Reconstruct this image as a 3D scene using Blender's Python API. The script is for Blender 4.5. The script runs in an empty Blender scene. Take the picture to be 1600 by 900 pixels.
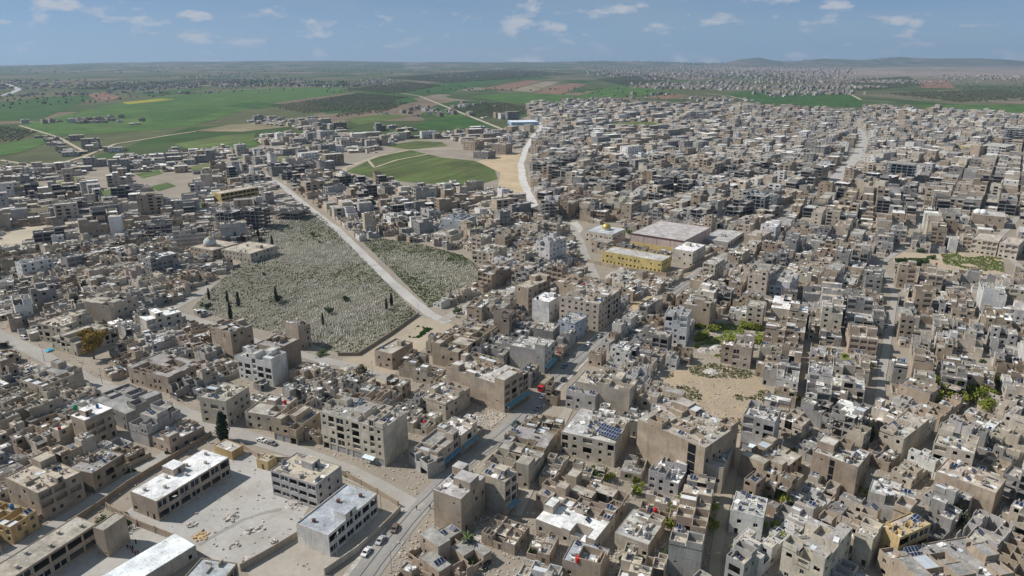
import bpy, math, random
import numpy as np
from mathutils import Vector, Matrix, noise as mnoise
R = math.radians
scene = bpy.context.scene
col = scene.collection

# ------------------------------------------------------------ camera
F, HY, CAMH = 1100.0, 90.0, 140.0            # focal length and horizon row in 1600x900 photo pixels, drone height in m
PITCH = math.atan((450 - HY) / F)
cam = bpy.data.cameras.new('camera'); cam.sensor_width = 36; cam.lens = 36 * F / 1600
cam.clip_start = 1; cam.clip_end = 80000
camo = bpy.data.objects.new('camera', cam); col.objects.link(camo)
camo.location = (0, 0, CAMH); camo.rotation_euler = (math.pi / 2 - PITCH, 0, 0)
scene.camera = camo
scene.render.resolution_x = 1024; scene.render.resolution_y = 576

# ------------------------------------------------------------ sky and sun
SUN_AZ = math.atan2(-0.985, 0.12)            # sun stands to the west of the view, slightly ahead
SUN_EL = R(45)
w = bpy.data.worlds.new('World'); scene.world = w; w.use_nodes = True
nt = w.node_tree; N = nt.nodes; L = nt.links
for n in list(N): N.remove(n)
out = N.new('ShaderNodeOutputWorld'); bg = N.new('ShaderNodeBackground')
sky = N.new('ShaderNodeTexSky'); sky.sky_type = 'NISHITA'; sky.sun_disc = False
sky.sun_elevation = SUN_EL; sky.sun_rotation = SUN_AZ; sky.altitude = 400
sky.air_density = 0.5; sky.dust_density = 0.2; sky.ozone_density = 10
tc = N.new('ShaderNodeTexCoord')
mp = N.new('ShaderNodeMapping'); mp.inputs['Scale'].default_value = (18, 18, 46); mp.inputs['Location'].default_value = (2.3, 5.2, -.4)
nz = N.new('ShaderNodeTexNoise'); nz.inputs['Scale'].default_value = 1.0
nz.inputs['Detail'].default_value = 7; nz.inputs['Roughness'].default_value = 0.55
L.new(tc.outputs['Generated'], mp.inputs['Vector']); L.new(mp.outputs[0], nz.inputs['Vector'])
cr = N.new('ShaderNodeValToRGB'); cr.color_ramp.elements[0].position = 0.555; cr.color_ramp.elements[1].position = 0.66
cr.color_ramp.elements[1].color = (0.8, 0.8, 0.8, 1)
L.new(nz.outputs['Fac'], cr.inputs['Fac'])
mp2 = N.new('ShaderNodeMapping'); mp2.inputs['Scale'].default_value = (3.2, 3.2, 22); mp2.inputs['Location'].default_value = (4.1, 1.7, 0.4)
nz2 = N.new('ShaderNodeTexNoise'); nz2.inputs['Detail'].default_value = 5; nz2.inputs['Scale'].default_value = 1.0
cr2 = N.new('ShaderNodeValToRGB'); cr2.color_ramp.elements[0].position = 0.35; cr2.color_ramp.elements[1].position = 0.75
cr2.color_ramp.elements[0].color = (0.36, 0.36, 0.36, 1); cr2.color_ramp.elements[1].color = (0.7, 0.7, 0.7, 1)
L.new(tc.outputs['Generated'], mp2.inputs['Vector']); L.new(mp2.outputs[0], nz2.inputs['Vector']); L.new(nz2.outputs['Fac'], cr2.inputs['Fac'])
mixc = N.new('ShaderNodeMixRGB'); mixc.inputs['Color2'].default_value = (6.4, 6.6, 7.0, 1)
veil = N.new('ShaderNodeMixRGB'); veil.inputs['Color2'].default_value = (3.7, 4.75, 5.35, 1)
L.new(cr2.outputs[0], veil.inputs['Fac']); L.new(sky.outputs[0], veil.inputs['Color1'])
L.new(cr.outputs[0], mixc.inputs['Fac']); L.new(veil.outputs[0], mixc.inputs['Color1'])
L.new(mixc.outputs[0], bg.inputs['Color']); bg.inputs['Strength'].default_value = 0.09
L.new(bg.outputs[0], out.inputs['Surface'])

sun = bpy.data.lights.new('sun', 'SUN'); sun.energy = 5.0; sun.angle = R(0.5); sun.color = (1.0, 0.94, 0.855)
suno = bpy.data.objects.new('sun', sun); col.objects.link(suno)
sdir = Vector((math.sin(SUN_AZ) * math.cos(SUN_EL), math.cos(SUN_AZ) * math.cos(SUN_EL), math.sin(SUN_EL)))
suno.rotation_euler = (-sdir).to_track_quat('-Z', 'Y').to_euler()

vs = scene.view_settings
vs.view_transform = 'Standard'; vs.look = 'None'; vs.exposure = -0.06; vs.gamma = 1; vs.use_curve_mapping = False
scene.render.engine = 'CYCLES'
cy = scene.cycles
cy.max_bounces = 5; cy.diffuse_bounces = 2; cy.glossy_bounces = 2; cy.transmission_bounces = 2
cy.volume_bounces = 0; cy.transparent_max_bounces = 4; cy.use_denoising = True
cy.caustics_reflective = False; cy.caustics_refractive = False

# ------------------------------------------------------------ photo pixel <-> place on the ground
_c, _s = math.cos(PITCH), math.sin(PITCH)
def G(px, py, z=0.0):
    u = (px - 800) / F; v = (450 - py) / F
    dx, dy, dz = u, _c + v * _s, -_s + v * _c
    t = (z - CAMH) / dz
    return (dx * t, dy * t)
def PX(x, y, z=0.0):
    dz = z - CAMH; dep = y * _c - dz * _s
    if dep < 1: return (-9999, 9999)
    return (800 + F * x / dep, 450 - F * (y * _s + dz * _c) / dep)

# ------------------------------------------------------------ materials
MATS = {}
def nodes(name):
    m = bpy.data.materials.new(name); m.use_nodes = True
    t = m.node_tree; b = t.nodes['Principled BSDF']; b.inputs['Specular IOR Level'].default_value = 0.2
    MATS[name] = m
    return m, t, t.nodes, t.links, b
def noise_node(nn, ll, scale, detail=3, rough=0.55, vec=None, sc3=None):
    n = nn.new('ShaderNodeTexNoise'); n.inputs['Scale'].default_value = scale
    n.inputs['Detail'].default_value = detail; n.inputs['Roughness'].default_value = rough
    if sc3:
        mpn = nn.new('ShaderNodeMapping'); mpn.inputs['Scale'].default_value = sc3
        ll.new(vec, mpn.inputs['Vector']); ll.new(mpn.outputs[0], n.inputs['Vector'])
    elif vec: ll.new(vec, n.inputs['Vector'])
    return n.outputs['Fac']
def mrange(nn, ll, src, a, b, c=0.0, d=1.0):
    m = nn.new('ShaderNodeMapRange'); m.inputs['From Min'].default_value = a; m.inputs['From Max'].default_value = b
    m.inputs['To Min'].default_value = c; m.inputs['To Max'].default_value = d
    ll.new(src, m.inputs['Value']); return m.outputs[0]
def mul(nn, ll, a, b):
    m = nn.new('ShaderNodeMath'); m.operation = 'MULTIPLY'
    for i, s in enumerate((a, b)):
        if isinstance(s, (int, float)): m.inputs[i].default_value = s
        else: ll.new(s, m.inputs[i])
    return m.outputs[0]
def mixrgb(nn, ll, fac, a, b, mode='MIX'):
    m = nn.new('ShaderNodeMixRGB'); m.blend_type = mode
    for k, s in (('Fac', fac), ('Color1', a), ('Color2', b)):
        if isinstance(s, tuple): m.inputs[k].default_value = s if len(s) == 4 else (*s, 1)
        elif isinstance(s, (int, float)): m.inputs[k].default_value = s
        else: ll.new(s, m.inputs[k])
    return m.outputs[0]
def scale_col(nn, ll, colr, fac):
    m = nn.new('ShaderNodeVectorMath'); m.operation = 'SCALE'
    if isinstance(colr, tuple): m.inputs[0].default_value = colr[:3]
    else: ll.new(colr, m.inputs[0])
    ll.new(fac, m.inputs['Scale']); return m.outputs[0]

def tinted(name, lo, hi, big=0.25, fine=2.2, streak=0.0, rough=0.9, spots=None, bump=0.0, light=None, rows=0.0):
    """base colour = the piece's own tint, mottled by two sizes of noise, streaks and patches of another colour"""
    m, t, nn, ll, b = nodes(name)
    geo = nn.new('ShaderNodeNewGeometry'); pos = geo.outputs['Position']
    at = nn.new('ShaderNodeAttribute'); at.attribute_name = 'tint'
    f1 = mrange(nn, ll, noise_node(nn, ll, big, 4, 0.6, pos), 0.3, 0.7, lo, hi)
    f2 = mrange(nn, ll, noise_node(nn, ll, fine, 3, 0.7, pos), 0.25, 0.75, lo + .06, hi - .02)
    c = scale_col(nn, ll, at.outputs['Color'], mul(nn, ll, f1, f2))
    if streak:
        f3 = mrange(nn, ll, noise_node(nn, ll, 1.0, 3, 0.6, pos, (1.2, 1.2, 0.16)), 0.48, 0.72, 1.0, 1.0 - streak)
        c = scale_col(nn, ll, c, f3)
    if spots:
        k = mrange(nn, ll, noise_node(nn, ll, spots[1], 5, 0.65, pos), spots[2], spots[3])
        c = mixrgb(nn, ll, mul(nn, ll, k, spots[4]), c, spots[0])
    if rows:
        mr = nn.new('ShaderNodeMapping'); mr.inputs['Rotation'].default_value = (0, 0, R(24)); ll.new(pos, mr.inputs['Vector'])
        f4 = mrange(nn, ll, noise_node(nn, ll, 1.0, 4, 0.6, mr.outputs[0], (.10, .006, 0)), .3, .7, 1.0 - rows, 1.0 + rows)
        c = scale_col(nn, ll, c, f4)
    if light:
        k = mrange(nn, ll, noise_node(nn, ll, light[1], 5, 0.7, pos, (1.0, 1.0, 1.7)), light[2], light[3])
        c = mixrgb(nn, ll, mul(nn, ll, k, light[4]), c, light[0])
    ll.new(c, b.inputs['Base Color']); b.inputs['Roughness'].default_value = rough
    if bump:
        bp = nn.new('ShaderNodeBump'); bp.inputs['Strength'].default_value = bump; bp.inputs['Distance'].default_value = 0.08
        ll.new(noise_node(nn, ll, 3.5, 4, 0.7, pos), bp.inputs['Height']); ll.new(bp.outputs[0], b.inputs['Normal'])
    return m
tinted('masonry', .78, 1.18, .16, 2.2, streak=.24, bump=.5, spots=((.17, .16, .145), .6, .60, .72, .5))
tinted('slab', .64, 1.28, .18, 1.3, spots=((.13, .12, .11), .40, .55, .70, .6), bump=.6, light=((.62, .59, .54), .5, .58, .7, .6))
tinted('paint', .9, 1.08, .3, 2.5, streak=.12)
tinted('metal', .88, 1.1, .4, 2.5, rough=.5)
tinted('rubble', .6, 1.3, .3, 3.0)
tinted('stone', .75, 1.2, .2, 2.0)
tinted('leaf', .6, 1.35, .5, 2.5, rough=.7)
tinted('bark', .7, 1.2, .8, 4)
tinted('cloth', .85, 1.1, .5, 3)
tinted('field', .74, 1.24, .012, .12, spots=((.16, .13, .075), .02, .52, .75, .45), rows=.3)
tinted('dirt', .84, 1.14, .03, .55, spots=((.27, .235, .19), .07, .5, .75, .6), bump=.3)
tinted('asphalt', .86, 1.12, .05, .8, spots=((.34, .31, .27), .12, .5, .7, .75))
m, t, nn, ll, b = nodes('glass'); b.inputs['Base Color'].default_value = (.014, .017, .02, 1); b.inputs['Roughness'].default_value = .2; b.inputs['Specular IOR Level'].default_value = .28
m, t, nn, ll, b = nodes('solar'); b.inputs['Base Color'].default_value = (.012, .028, .075, 1); b.inputs['Roughness'].default_value = .18; b.inputs['Specular IOR Level'].default_value = .5
m, t, nn, ll, b = nodes('gold'); b.inputs['Base Color'].default_value = (.50, .38, .12, 1); b.inputs['Roughness'].default_value = .45; b.inputs['Metallic'].default_value = .6
m, t, nn, ll, b = nodes('carpaint')
at = nn.new('ShaderNodeAttribute'); at.attribute_name = 'tint'; ll.new(at.outputs['Color'], b.inputs['Base Color'])
b.inputs['Roughness'].default_value = .3; b.inputs['Specular IOR Level'].default_value = .5; b.inputs['Coat Weight'].default_value = .4

# open country: patchwork of small fields, olive groves and bare soil; pale stony upland to the east
m, t, nn, ll, b = nodes('country')
geo = nn.new('ShaderNodeNewGeometry'); pos = geo.outputs['Position']
mpn = nn.new('ShaderNodeMapping'); mpn.inputs['Scale'].default_value = (.0042, .0017, 0); mpn.inputs['Rotation'].default_value = (0, 0, R(24))
ll.new(pos, mpn.inputs['Vector'])
wob = nn.new('ShaderNodeTexNoise'); wob.inputs['Scale'].default_value = .0016; ll.new(pos, wob.inputs['Vector'])
addv = nn.new('ShaderNodeVectorMath'); addv.operation = 'ADD'; ll.new(mpn.outputs[0], addv.inputs[0]); ll.new(scale_col(nn, ll, wob.outputs['Color'], mrange(nn, ll, wob.outputs['Fac'], 0, 1, .9, .9)), addv.inputs[1])
vor = nn.new('ShaderNodeTexVoronoi'); vor.inputs['Scale'].default_value = 1.0; ll.new(addv.outputs[0], vor.inputs['Vector'])
sepv = nn.new('ShaderNodeSeparateColor'); ll.new(vor.outputs['Color'], sepv.inputs[0])
rp = nn.new('ShaderNodeValToRGB'); rp.color_ramp.interpolation = 'CONSTANT'
els = [(0, (.060, .085, .030)), (.16, (.085, .098, .044)), (.30, (.045, .085, .022)), (.42, (.125, .115, .066)), (.52, (.075, .092, .040)), (.66, (.17, .135, .095)), (.74, (.095, .105, .05)), (.86, (.038, .078, .02)), (.94, (.19, .165, .125))]
while len(rp.color_ramp.elements) < len(els): rp.color_ramp.elements.new(.5)
for e, (p_, c_) in zip(rp.color_ramp.elements, els): e.position = p_; e.color = (*c_, 1)
ll.new(sepv.outputs[0], rp.inputs[0])
c = scale_col(nn, ll, rp.outputs[0], mrange(nn, ll, noise_node(nn, ll, .012, 6, .65, pos), .3, .7, .72, 1.28))
c = mixrgb(nn, ll, mul(nn, ll, mrange(nn, ll, noise_node(nn, ll, .0011, 5, .6, pos), .5, .68), .6), c, (.16, .145, .10))
sx = nn.new('ShaderNodeSeparateXYZ'); ll.new(pos, sx.inputs[0])
up = mul(nn, ll, mrange(nn, ll, sx.outputs['X'], 900, 3200), mul(nn, ll, mrange(nn, ll, sx.outputs['Y'], 3600, 6200), mrange(nn, ll, sx.outputs['Y'], 10000, 12500, 1, .1)))
up = mul(nn, ll, up, mrange(nn, ll, noise_node(nn, ll, .0007, 5, .6, pos), .3, .5, .35, 1))
c = mixrgb(nn, ll, up, c, scale_col(nn, ll, (.27, .225, .195), mrange(nn, ll, noise_node(nn, ll, .003, 6, .65, pos), .3, .7, .75, 1.2)))
ll.new(c, b.inputs['Base Color']); b.inputs['Roughness'].default_value = 1.0

# ------------------------------------------------------------ mesh builder
class MB:
    def __init__(s, weld=True):
        s.v = []; s.f = []; s.m = []; s.c = []; s.k = {} if weld else None
        s.T = None
    def at(s, x, y, rot, z=0):
        s.T = (x, y, math.cos(rot), math.sin(rot), z); return s
    def idx(s, p):
        if s.T:
            X, Y, c_, s_, Z = s.T
            p = (X + p[0] * c_ - p[1] * s_, Y + p[0] * s_ + p[1] * c_, p[2] + Z)
        if s.k is None:
            s.v.append(p); return len(s.v) - 1
        q = (round(p[0] * 250), round(p[1] * 250), round(p[2] * 250))
        i = s.k.get(q)
        if i is None:
            i = len(s.v); s.k[q] = i; s.v.append(p)
        return i
    def face(s, pts, m, c):
        ids = [s.idx(p) for p in pts]
        if s.k is not None and len(set(ids)) < 3: return
        if s.k is not None and len(set(ids)) < len(ids):
            ids = list(dict.fromkeys(ids))
        s.f.append(ids); s.m.append(m); s.c.append(c)
    def box(s, x0, y0, z0, x1, y1, z1, m, c, mt=None, ct=None, bottom=False):
        a, b_, c_, d = (x0, y0), (x1, y0), (x1, y1), (x0, y1)
        for p, q in ((a, b_), (b_, c_), (c_, d), (d, a)):
            s.face([(*p, z0), (*q, z0), (*q, z1), (*p, z1)], m, c)
        s.face([(*a, z1), (*b_, z1), (*c_, z1), (*d, z1)], mt or m, ct or c)
        if bottom: s.face([(*d, z0), (*c_, z0), (*b_, z0), (*a, z0)], m, c)
    def obox(s, cx, cy, z0, lx, ly, h, rot, m, c, taper=1.0, bottom=False):
        co, si = math.cos(rot), math.sin(rot)
        def P(u, v, z): return (cx + u * co - v * si, cy + u * si + v * co, z)
        k = taper
        lo = [P(-lx / 2, -ly / 2, z0), P(lx / 2, -ly / 2, z0), P(lx / 2, ly / 2, z0), P(-lx / 2, ly / 2, z0)]
        hi = [P(-lx / 2 * k, -ly / 2 * k, z0 + h), P(lx / 2 * k, -ly / 2 * k, z0 + h), P(lx / 2 * k, ly / 2 * k, z0 + h), P(-lx / 2 * k, ly / 2 * k, z0 + h)]
        for i in range(4):
            j = (i + 1) % 4; s.face([lo[i], lo[j], hi[j], hi[i]], m, c)
        s.face(hi, m, c)
        if bottom: s.face(lo[::-1], m, c)
    def cyl(s, cx, cy, z0, r0, r1, h, n, m, c, cap=True):
        a = [(cx + r0 * math.cos(i * 2 * math.pi / n), cy + r0 * math.sin(i * 2 * math.pi / n), z0) for i in range(n)]
        b_ = [(cx + r1 * math.cos(i * 2 * math.pi / n), cy + r1 * math.sin(i * 2 * math.pi / n), z0 + h) for i in range(n)]
        for i in range(n):
            j = (i + 1) % n; s.face([a[i], a[j], b_[j], b_[i]], m, c)
        if cap: s.face(b_, m, c)
    def dome(s, cx, cy, z0, r, h, n, k, m, c):
        prev = None
        for q in range(k + 1):
            a = q / k * math.pi / 2
            rr, zz = r * math.cos(a), z0 + h * math.sin(a)
            ring = [(cx + rr * math.cos(i * 2 * math.pi / n), cy + rr * math.sin(i * 2 * math.pi / n), zz) for i in range(n)]
            if prev:
                for i in range(n):
                    j = (i + 1) % n
                    s.face([prev[i], prev[j], ring[j], ring[i]] if q < k else [prev[i], prev[j], (cx, cy, z0 + h)], m, c)
            prev = ring
    def tube(s, pts, rad, n, m, c):
        rings = []
        for i, p in enumerate(pts):
            p = Vector(p)
            d = (Vector(pts[min(i + 1, len(pts) - 1)]) - Vector(pts[max(i - 1, 0)])).normalized()
            u = d.cross(Vector((0, 0, 1)) if abs(d.z) < .9 else Vector((1, 0, 0))).normalized(); v_ = d.cross(u)
            rings.append([tuple(p + (u * math.cos(a) + v_ * math.sin(a)) * rad[i]) for a in [k * 2 * math.pi / n for k in range(n)]])
        for a, b_ in zip(rings, rings[1:]):
            for i in range(n):
                j = (i + 1) % n; s.face([a[i], a[j], b_[j], b_[i]], m, c)
        s.face(rings[-1], m, c)
    def mesh(s, name):
        me = bpy.data.meshes.new(name)
        me.from_pydata(s.v, [], s.f)
        used = list(dict.fromkeys(s.m)); ix = {k: i for i, k in enumerate(used)}
        for k in used: me.materials.append(MATS[k])
        if len(used) > 1: me.polygons.foreach_set('material_index', [ix[k] for k in s.m])
        at_ = me.attributes.new('tint', 'FLOAT_COLOR', 'FACE')
        cc = np.ones((len(s.f), 4), dtype=np.float32); cc[:, :3] = np.array(s.c, dtype=np.float32).reshape(-1, 3)
        at_.data.foreach_set('color', cc.ravel())
        me.update()
        return me
    def build(s, name, parent=None):
        o = bpy.data.objects.new(name, s.mesh(name)); col.objects.link(o)
        if parent: o.parent = parent
        return o
def tag(o, label=None, cat=None, group=None, kind=None):
    if label: o['label'] = label
    if cat: o['category'] = cat
    if group: o['group'] = group
    if kind: o['kind'] = kind
    return o
def empty(name, loc, rz=0):
    o = bpy.data.objects.new(name, None); col.objects.link(o)
    o.location = loc; o.rotation_euler = (0, 0, rz); o.empty_display_size = .5
    return o
def put(name, me, parent, loc, rz=0, sc=(1, 1, 1)):
    o = bpy.data.objects.new(name, me); col.objects.link(o); o.parent = parent
    o.location = loc; o.rotation_euler = (0, 0, rz); o.scale = sc
    return o
def jit(c, rng, a=.06):
    k = 1 + rng.uniform(-a, a)
    return (c[0] * k * (1 + rng.uniform(-.02, .02)), c[1] * k, c[2] * k * (1 + rng.uniform(-.03, .03)))

HAZE = 5e-5
# ------------------------------------------------------------ what already stands where (1 m raster of the town)
RX0, RY0, RW, RH = -2000, 130, 4000, 2400
occ = np.zeros((RH, RW), dtype=np.uint8)
def mark_poly(pts, val=1):
    xs = [p[0] for p in pts]; ys = [p[1] for p in pts]
    x0, x1 = max(0, int(min(xs) - RX0)), min(RW, int(max(xs) - RX0) + 2)
    y0, y1 = max(0, int(min(ys) - RY0)), min(RH, int(max(ys) - RY0) + 2)
    if x1 <= x0 or y1 <= y0: return None
    X, Y = np.meshgrid(np.arange(x0, x1) + RX0 + .5, np.arange(y0, y1) + RY0 + .5)
    ins = np.zeros(X.shape, bool)
    for (ax, ay), (bx, by) in zip(pts, pts[1:] + pts[:1]):
        if ay == by: continue
        cond = (ay > Y) != (by > Y)
        ins ^= cond & (X < (bx - ax) * (Y - ay) / (by - ay) + ax)
    if val: occ[y0:y1, x0:x1][ins] = val
    return (x0, y0, ins)
def mark_line(pts, wid):
    for (ax, ay), (bx, by) in zip(pts, pts[1:]):
        r = wid / 2
        x0, x1 = max(0, int(min(ax, bx) - r - RX0)), min(RW, int(max(ax, bx) + r - RX0) + 2)
        y0, y1 = max(0, int(min(ay, by) - r - RY0)), min(RH, int(max(ay, by) + r - RY0) + 2)
        if x1 <= x0 or y1 <= y0: continue
        X, Y = np.meshgrid(np.arange(x0, x1) + RX0 + .5, np.arange(y0, y1) + RY0 + .5)
        dx, dy = bx - ax, by - ay; l2 = dx * dx + dy * dy + 1e-9
        t_ = np.clip(((X - ax) * dx + (Y - ay) * dy) / l2, 0, 1)
        occ[y0:y1, x0:x1][(X - ax - t_ * dx) ** 2 + (Y - ay - t_ * dy) ** 2 < r * r] = 1
_gl = {}
def rect_hits(ox, oy, th, w_, d_, grow=0.0):
    """raster cells taken inside a rectangle (corner ox,oy, axes turned by th)"""
    nx_ = max(2, int(w_ / 1.4) + 1); ny_ = max(2, int(d_ / 1.4) + 1)
    u = np.linspace(-grow + .5, w_ + grow - .5, nx_)[None, :]; v = np.linspace(-grow + .5, d_ + grow - .5, ny_)[:, None]
    c_, s_ = math.cos(th), math.sin(th)
    X = (ox + u * c_ - v * s_ - RX0).astype(int); Y = (oy + u * s_ + v * c_ - RY0).astype(int)
    ok = (X >= 0) & (X < RW) & (Y >= 0) & (Y < RH)
    X = np.clip(X, 0, RW - 1); Y = np.clip(Y, 0, RH - 1)
    return int(((occ[Y, X] > 0) & ok).sum()), nx_ * ny_
def rect_mark(ox, oy, th, w_, d_, grow=0.0):
    c_, s_ = math.cos(th), math.sin(th); g = grow
    mark_poly([(ox + u * c_ - v * s_, oy + u * s_ + v * c_) for u, v in ((-g, -g), (w_ + g, -g), (w_ + g, d_ + g), (-g, d_ + g))])

# ============================================================ GROUND
def hills(x, y):
    d = math.hypot(x, y)
    k = min(1, max(0, (d - 6200) / 5000)); k = k * k * (3 - 2 * k)
    if k <= 0: return 0.0
    h = 34 * mnoise.noise((x * .00035, y * .00035, 3.1)) + 16 * mnoise.noise((x * .0011, y * .0011, 7.7))
    for hx, hy, hr, hh in ((4800, 14600, 420, 150), (6300, 14900, 800, 110), (9300, 14900, 1200, 190), (11200, 14300, 1300, 150), (7700, 15000, 600, 120), (2300, 14800, 1500, 45), (-5200, 14200, 3600, 60), (600, 14800, 4200, 35), (7900, 9800, 2000, 18)):
        q = ((x - hx) / hr) ** 2 + ((y - hy) / (hr * .8)) ** 2
        h += hh * math.exp(-q)
    return h * k
mb = MB()
rs = [0, 60, 120, 250, 500, 900, 1500, 2400, 3600, 5000, 6200] + [6200 + 330 * i for i in range(1, 34)]
na = 132
prev = None
for r_ in rs:
    ring = []
    for i in range(na + 1):
        a = R(-75) + R(150) * i / na
        x, y = r_ * math.sin(a), r_ * math.cos(a) - 200
        ring.append((x, y, hills(x, y) - .3))
    if prev:
        for i in range(na): mb.face([prev[i], prev[i + 1], ring[i + 1], ring[i]] if r_ > 60 else [prev[i], ring[i + 1], ring[i]], 'country', (1, 1, 1))
    prev = ring
terr = mb.build('terrain'); tag(terr, kind='structure')
for p in terr.data.polygons: p.use_smooth = True

_zl = [0.0]
def sheet(name, pix, mat, tint, z=None, kind='structure', label=None, ground=False):
    pts = [G(*p) for p in pix] if not ground else pix
    if z is None: _zl[0] += .006; z = .02 + _zl[0]
    mb = MB(); mb.face([(x, y, z) for x, y in pts], mat, tint)
    o = mb.build(name); tag(o, kind=kind, label=label)
    return pts
# the built-up area's bare ground
sheet('town_ground', [(-260, 980), (-260, 330), (-120, 282), (0, 268), (70, 258), (120, 262), (190, 246), (300, 240), (360, 228), (430, 226), (470, 212), (540, 206), (600, 214), (650, 218), (720, 216), (780, 204), (815, 185), (860, 170), (905, 172), (960, 160), (1010, 170), (1100, 166), (1165, 160), (1240, 172), (1300, 170), (1400, 178), (1480, 186), (1530, 176), (1620, 188), (1880, 210), (1880, 980)], 'dirt', (.29, .255, .21), z=0.0)
GREEN, DGREEN, LGREEN, BROWN, TANF = (.062, .125, .026), (.036, .092, .018), (.10, .135, .04), (.21, .125, .085), (.25, .215, .15)
fz = .02
for pts, c_ in [
    ([(30, 195), (100, 180), (190, 160), (260, 150), (420, 137), (530, 137), (545, 145), (470, 155), (400, 165), (345, 185), (300, 197), (230, 204), (150, 209), (95, 213), (60, 210)], GREEN),
    ([(230, 178), (330, 166), (352, 172), (300, 186), (240, 190)], (.045, .105, .02)),
    ([(120, 196), (220, 184), (236, 192), (150, 206)], (.08, .14, .035)),
    ([(420, 139), (470, 137), (400, 150), (330, 160), (310, 158)], (.075, .13, .03)),
    ([(262, 152), (320, 146), (300, 156), (240, 164)], (.05, .11, .022)),
    ([(137, 148), (165, 144), (192, 153), (155, 158)], BROWN),
    ([(190, 160), (250, 154), (275, 155), (200, 163)], (.30, .27, .03)),
    ([(-40, 240), (0, 226), (62, 216), (84, 219), (40, 236), (-40, 252)], GREEN),
    ([(-60, 190), (-60, 170), (60, 152), (140, 149), (128, 160), (60, 188)], DGREEN),
    ([(205, 148), (260, 141), (330, 138), (250, 150)], DGREEN),
    ([(345, 166), (400, 158), (445, 164), (400, 170)], DGREEN),
    ([(495, 172), (640, 152), (655, 158), (585, 172), (510, 178)], DGREEN),
    ([(540, 186), (600, 178), (640, 181), (560, 195)], LGREEN),
    ([(640, 200), (680, 184), (735, 183), (775, 197), (700, 203)], DGREEN),
    ([(655, 180), (700, 172), (760, 181), (690, 183)], GREEN),
    ([(640, 142), (700, 131), (770, 121), (800, 124), (735, 137), (690, 147)], DGREEN),
    ([(755, 138), (820, 126), (850, 126), (795, 141)], BROWN),
    ([(797, 141), (852, 127), (875, 128), (830, 144)], TANF),
    ([(832, 147), (890, 130), (918, 131), (875, 148)], BROWN),
    ([(735, 150), (800, 144), (920, 150), (940, 153), (885, 168), (830, 163), (780, 158)], GREEN),
    ([(905, 149), (960, 134), (1015, 138), (1055, 145), (965, 153)], GREEN),
    ([(1010, 152), (1055, 147), (1075, 150), (1040, 155)], BROWN),
    ([(945, 193), (1010, 190), (1042, 195), (1020, 205), (958, 203)], LGREEN),
    ([(1120, 150), (1180, 141), (1280, 140), (1335, 150), (1360, 168), (1290, 166), (1200, 164)], DGREEN),  # field whose dark green also paints in a cloud shadow lying over it
    ([(1355, 164), (1385, 162), (1402, 167), (1360, 169)], (.28, .27, .04)),
    ([(1430, 164), (1640, 163), (1640, 180), (1560, 182), (1470, 178)], GREEN),
    ([(1435, 126), (1480, 123), (1492, 138), (1440, 137)], BROWN),
    ([(1380, 145), (1500, 140), (1640, 146), (1640, 158), (1450, 156)], (.15, .14, .085)),
    ([(1100, 118), (1180, 112), (1260, 118), (1180, 124)], DGREEN),
    ([(300, 205), (360, 195), (480, 188), (470, 196), (380, 206)], (.22, .19, .115)),
    ([(270, 225), (350, 212), (400, 208), (395, 222), (300, 235)], LGREEN),
    ([(80, 288), (118, 276), (128, 284), (95, 296)], LGREEN),
    ([(350, 226), (395, 219), (405, 228), (365, 238)], GREEN),
]:
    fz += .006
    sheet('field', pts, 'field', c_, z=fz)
sheet('field', [(540, 268), (578, 250), (612, 238), (640, 234), (690, 246), (740, 251), (772, 262), (778, 280), (740, 291), (650, 286), (585, 279)], 'field', (.085, .115, .035), z=.03)
sheet('field', [(600, 228), (650, 220), (690, 222), (700, 228), (640, 234)], 'field', (.095, .12, .04), z=.03)
sheet('dirt_lot', [(745, 252), (812, 236), (830, 312), (790, 306), (778, 292), (782, 270)], 'dirt', (.47, .375, .25), z=.036)
YARD = sheet('school_yard', [(196, 800), (325, 705), (372, 703), (440, 712), (500, 760), (470, 815), (476, 832), (380, 888), (330, 872), (235, 825)], 'dirt', (.40, .39, .37), z=.03)
sheet('school_yard', [(158, 830), (232, 806), (276, 838), (185, 905), (60, 960), (40, 930)], 'dirt', (.39, .375, .35), z=.036)
sheet('school_yard', [(384, 888), (478, 834), (505, 868), (600, 798), (622, 800), (505, 900), (470, 930), (400, 930)], 'dirt', (.39, .36, .315), z=.042)
LOT = sheet('dirt_lot', [(1022, 606), (1056, 578), (1110, 568), (1174, 580), (1210, 622), (1168, 672), (1128, 696), (1068, 640)], 'dirt', (.385, .31, .22), z=.03)
CEMP = [(300, 482), (330, 452), (402, 386), (428, 346), (497, 333), (652, 491), (560, 553), (530, 553), (468, 530), (390, 510)]
CEM2P = [(566, 378), (592, 372), (660, 382), (722, 399), (764, 428), (742, 446), (706, 468), (668, 478), (614, 424)]
CEM = sheet('cemetery_ground', CEMP, 'field', (.155, .15, .108), z=.03)
CEM2 = sheet('cemetery_ground', CEM2P, 'field', (.15, .15, .10), z=.036)
sheet('dirt_lot', [(652, 494), (694, 497), (708, 510), (640, 562), (596, 604), (528, 580), (536, 560), (562, 556)], 'dirt', (.38, .325, .25), z=.042)
GLOT = sheet('rubble_lot', [(1082, 520), (1112, 504), (1150, 508), (1196, 522), (1190, 548), (1130, 562), (1096, 550)], 'dirt', (.37, .33, .27), z=.05)
PARK = sheet('garden_ground', [(1396, 402), (1412, 394), (1475, 398), (1482, 396), (1500, 392), (1566, 402), (1572, 434), (1478, 430), (1400, 418)], 'dirt', (.42, .35, .26), z=.05)
sheet('dirt_lot', [(884, 350), (902, 346), (912, 358), (906, 364), (890, 362)], 'dirt', (.47, .45, .42), z=.05)
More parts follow.
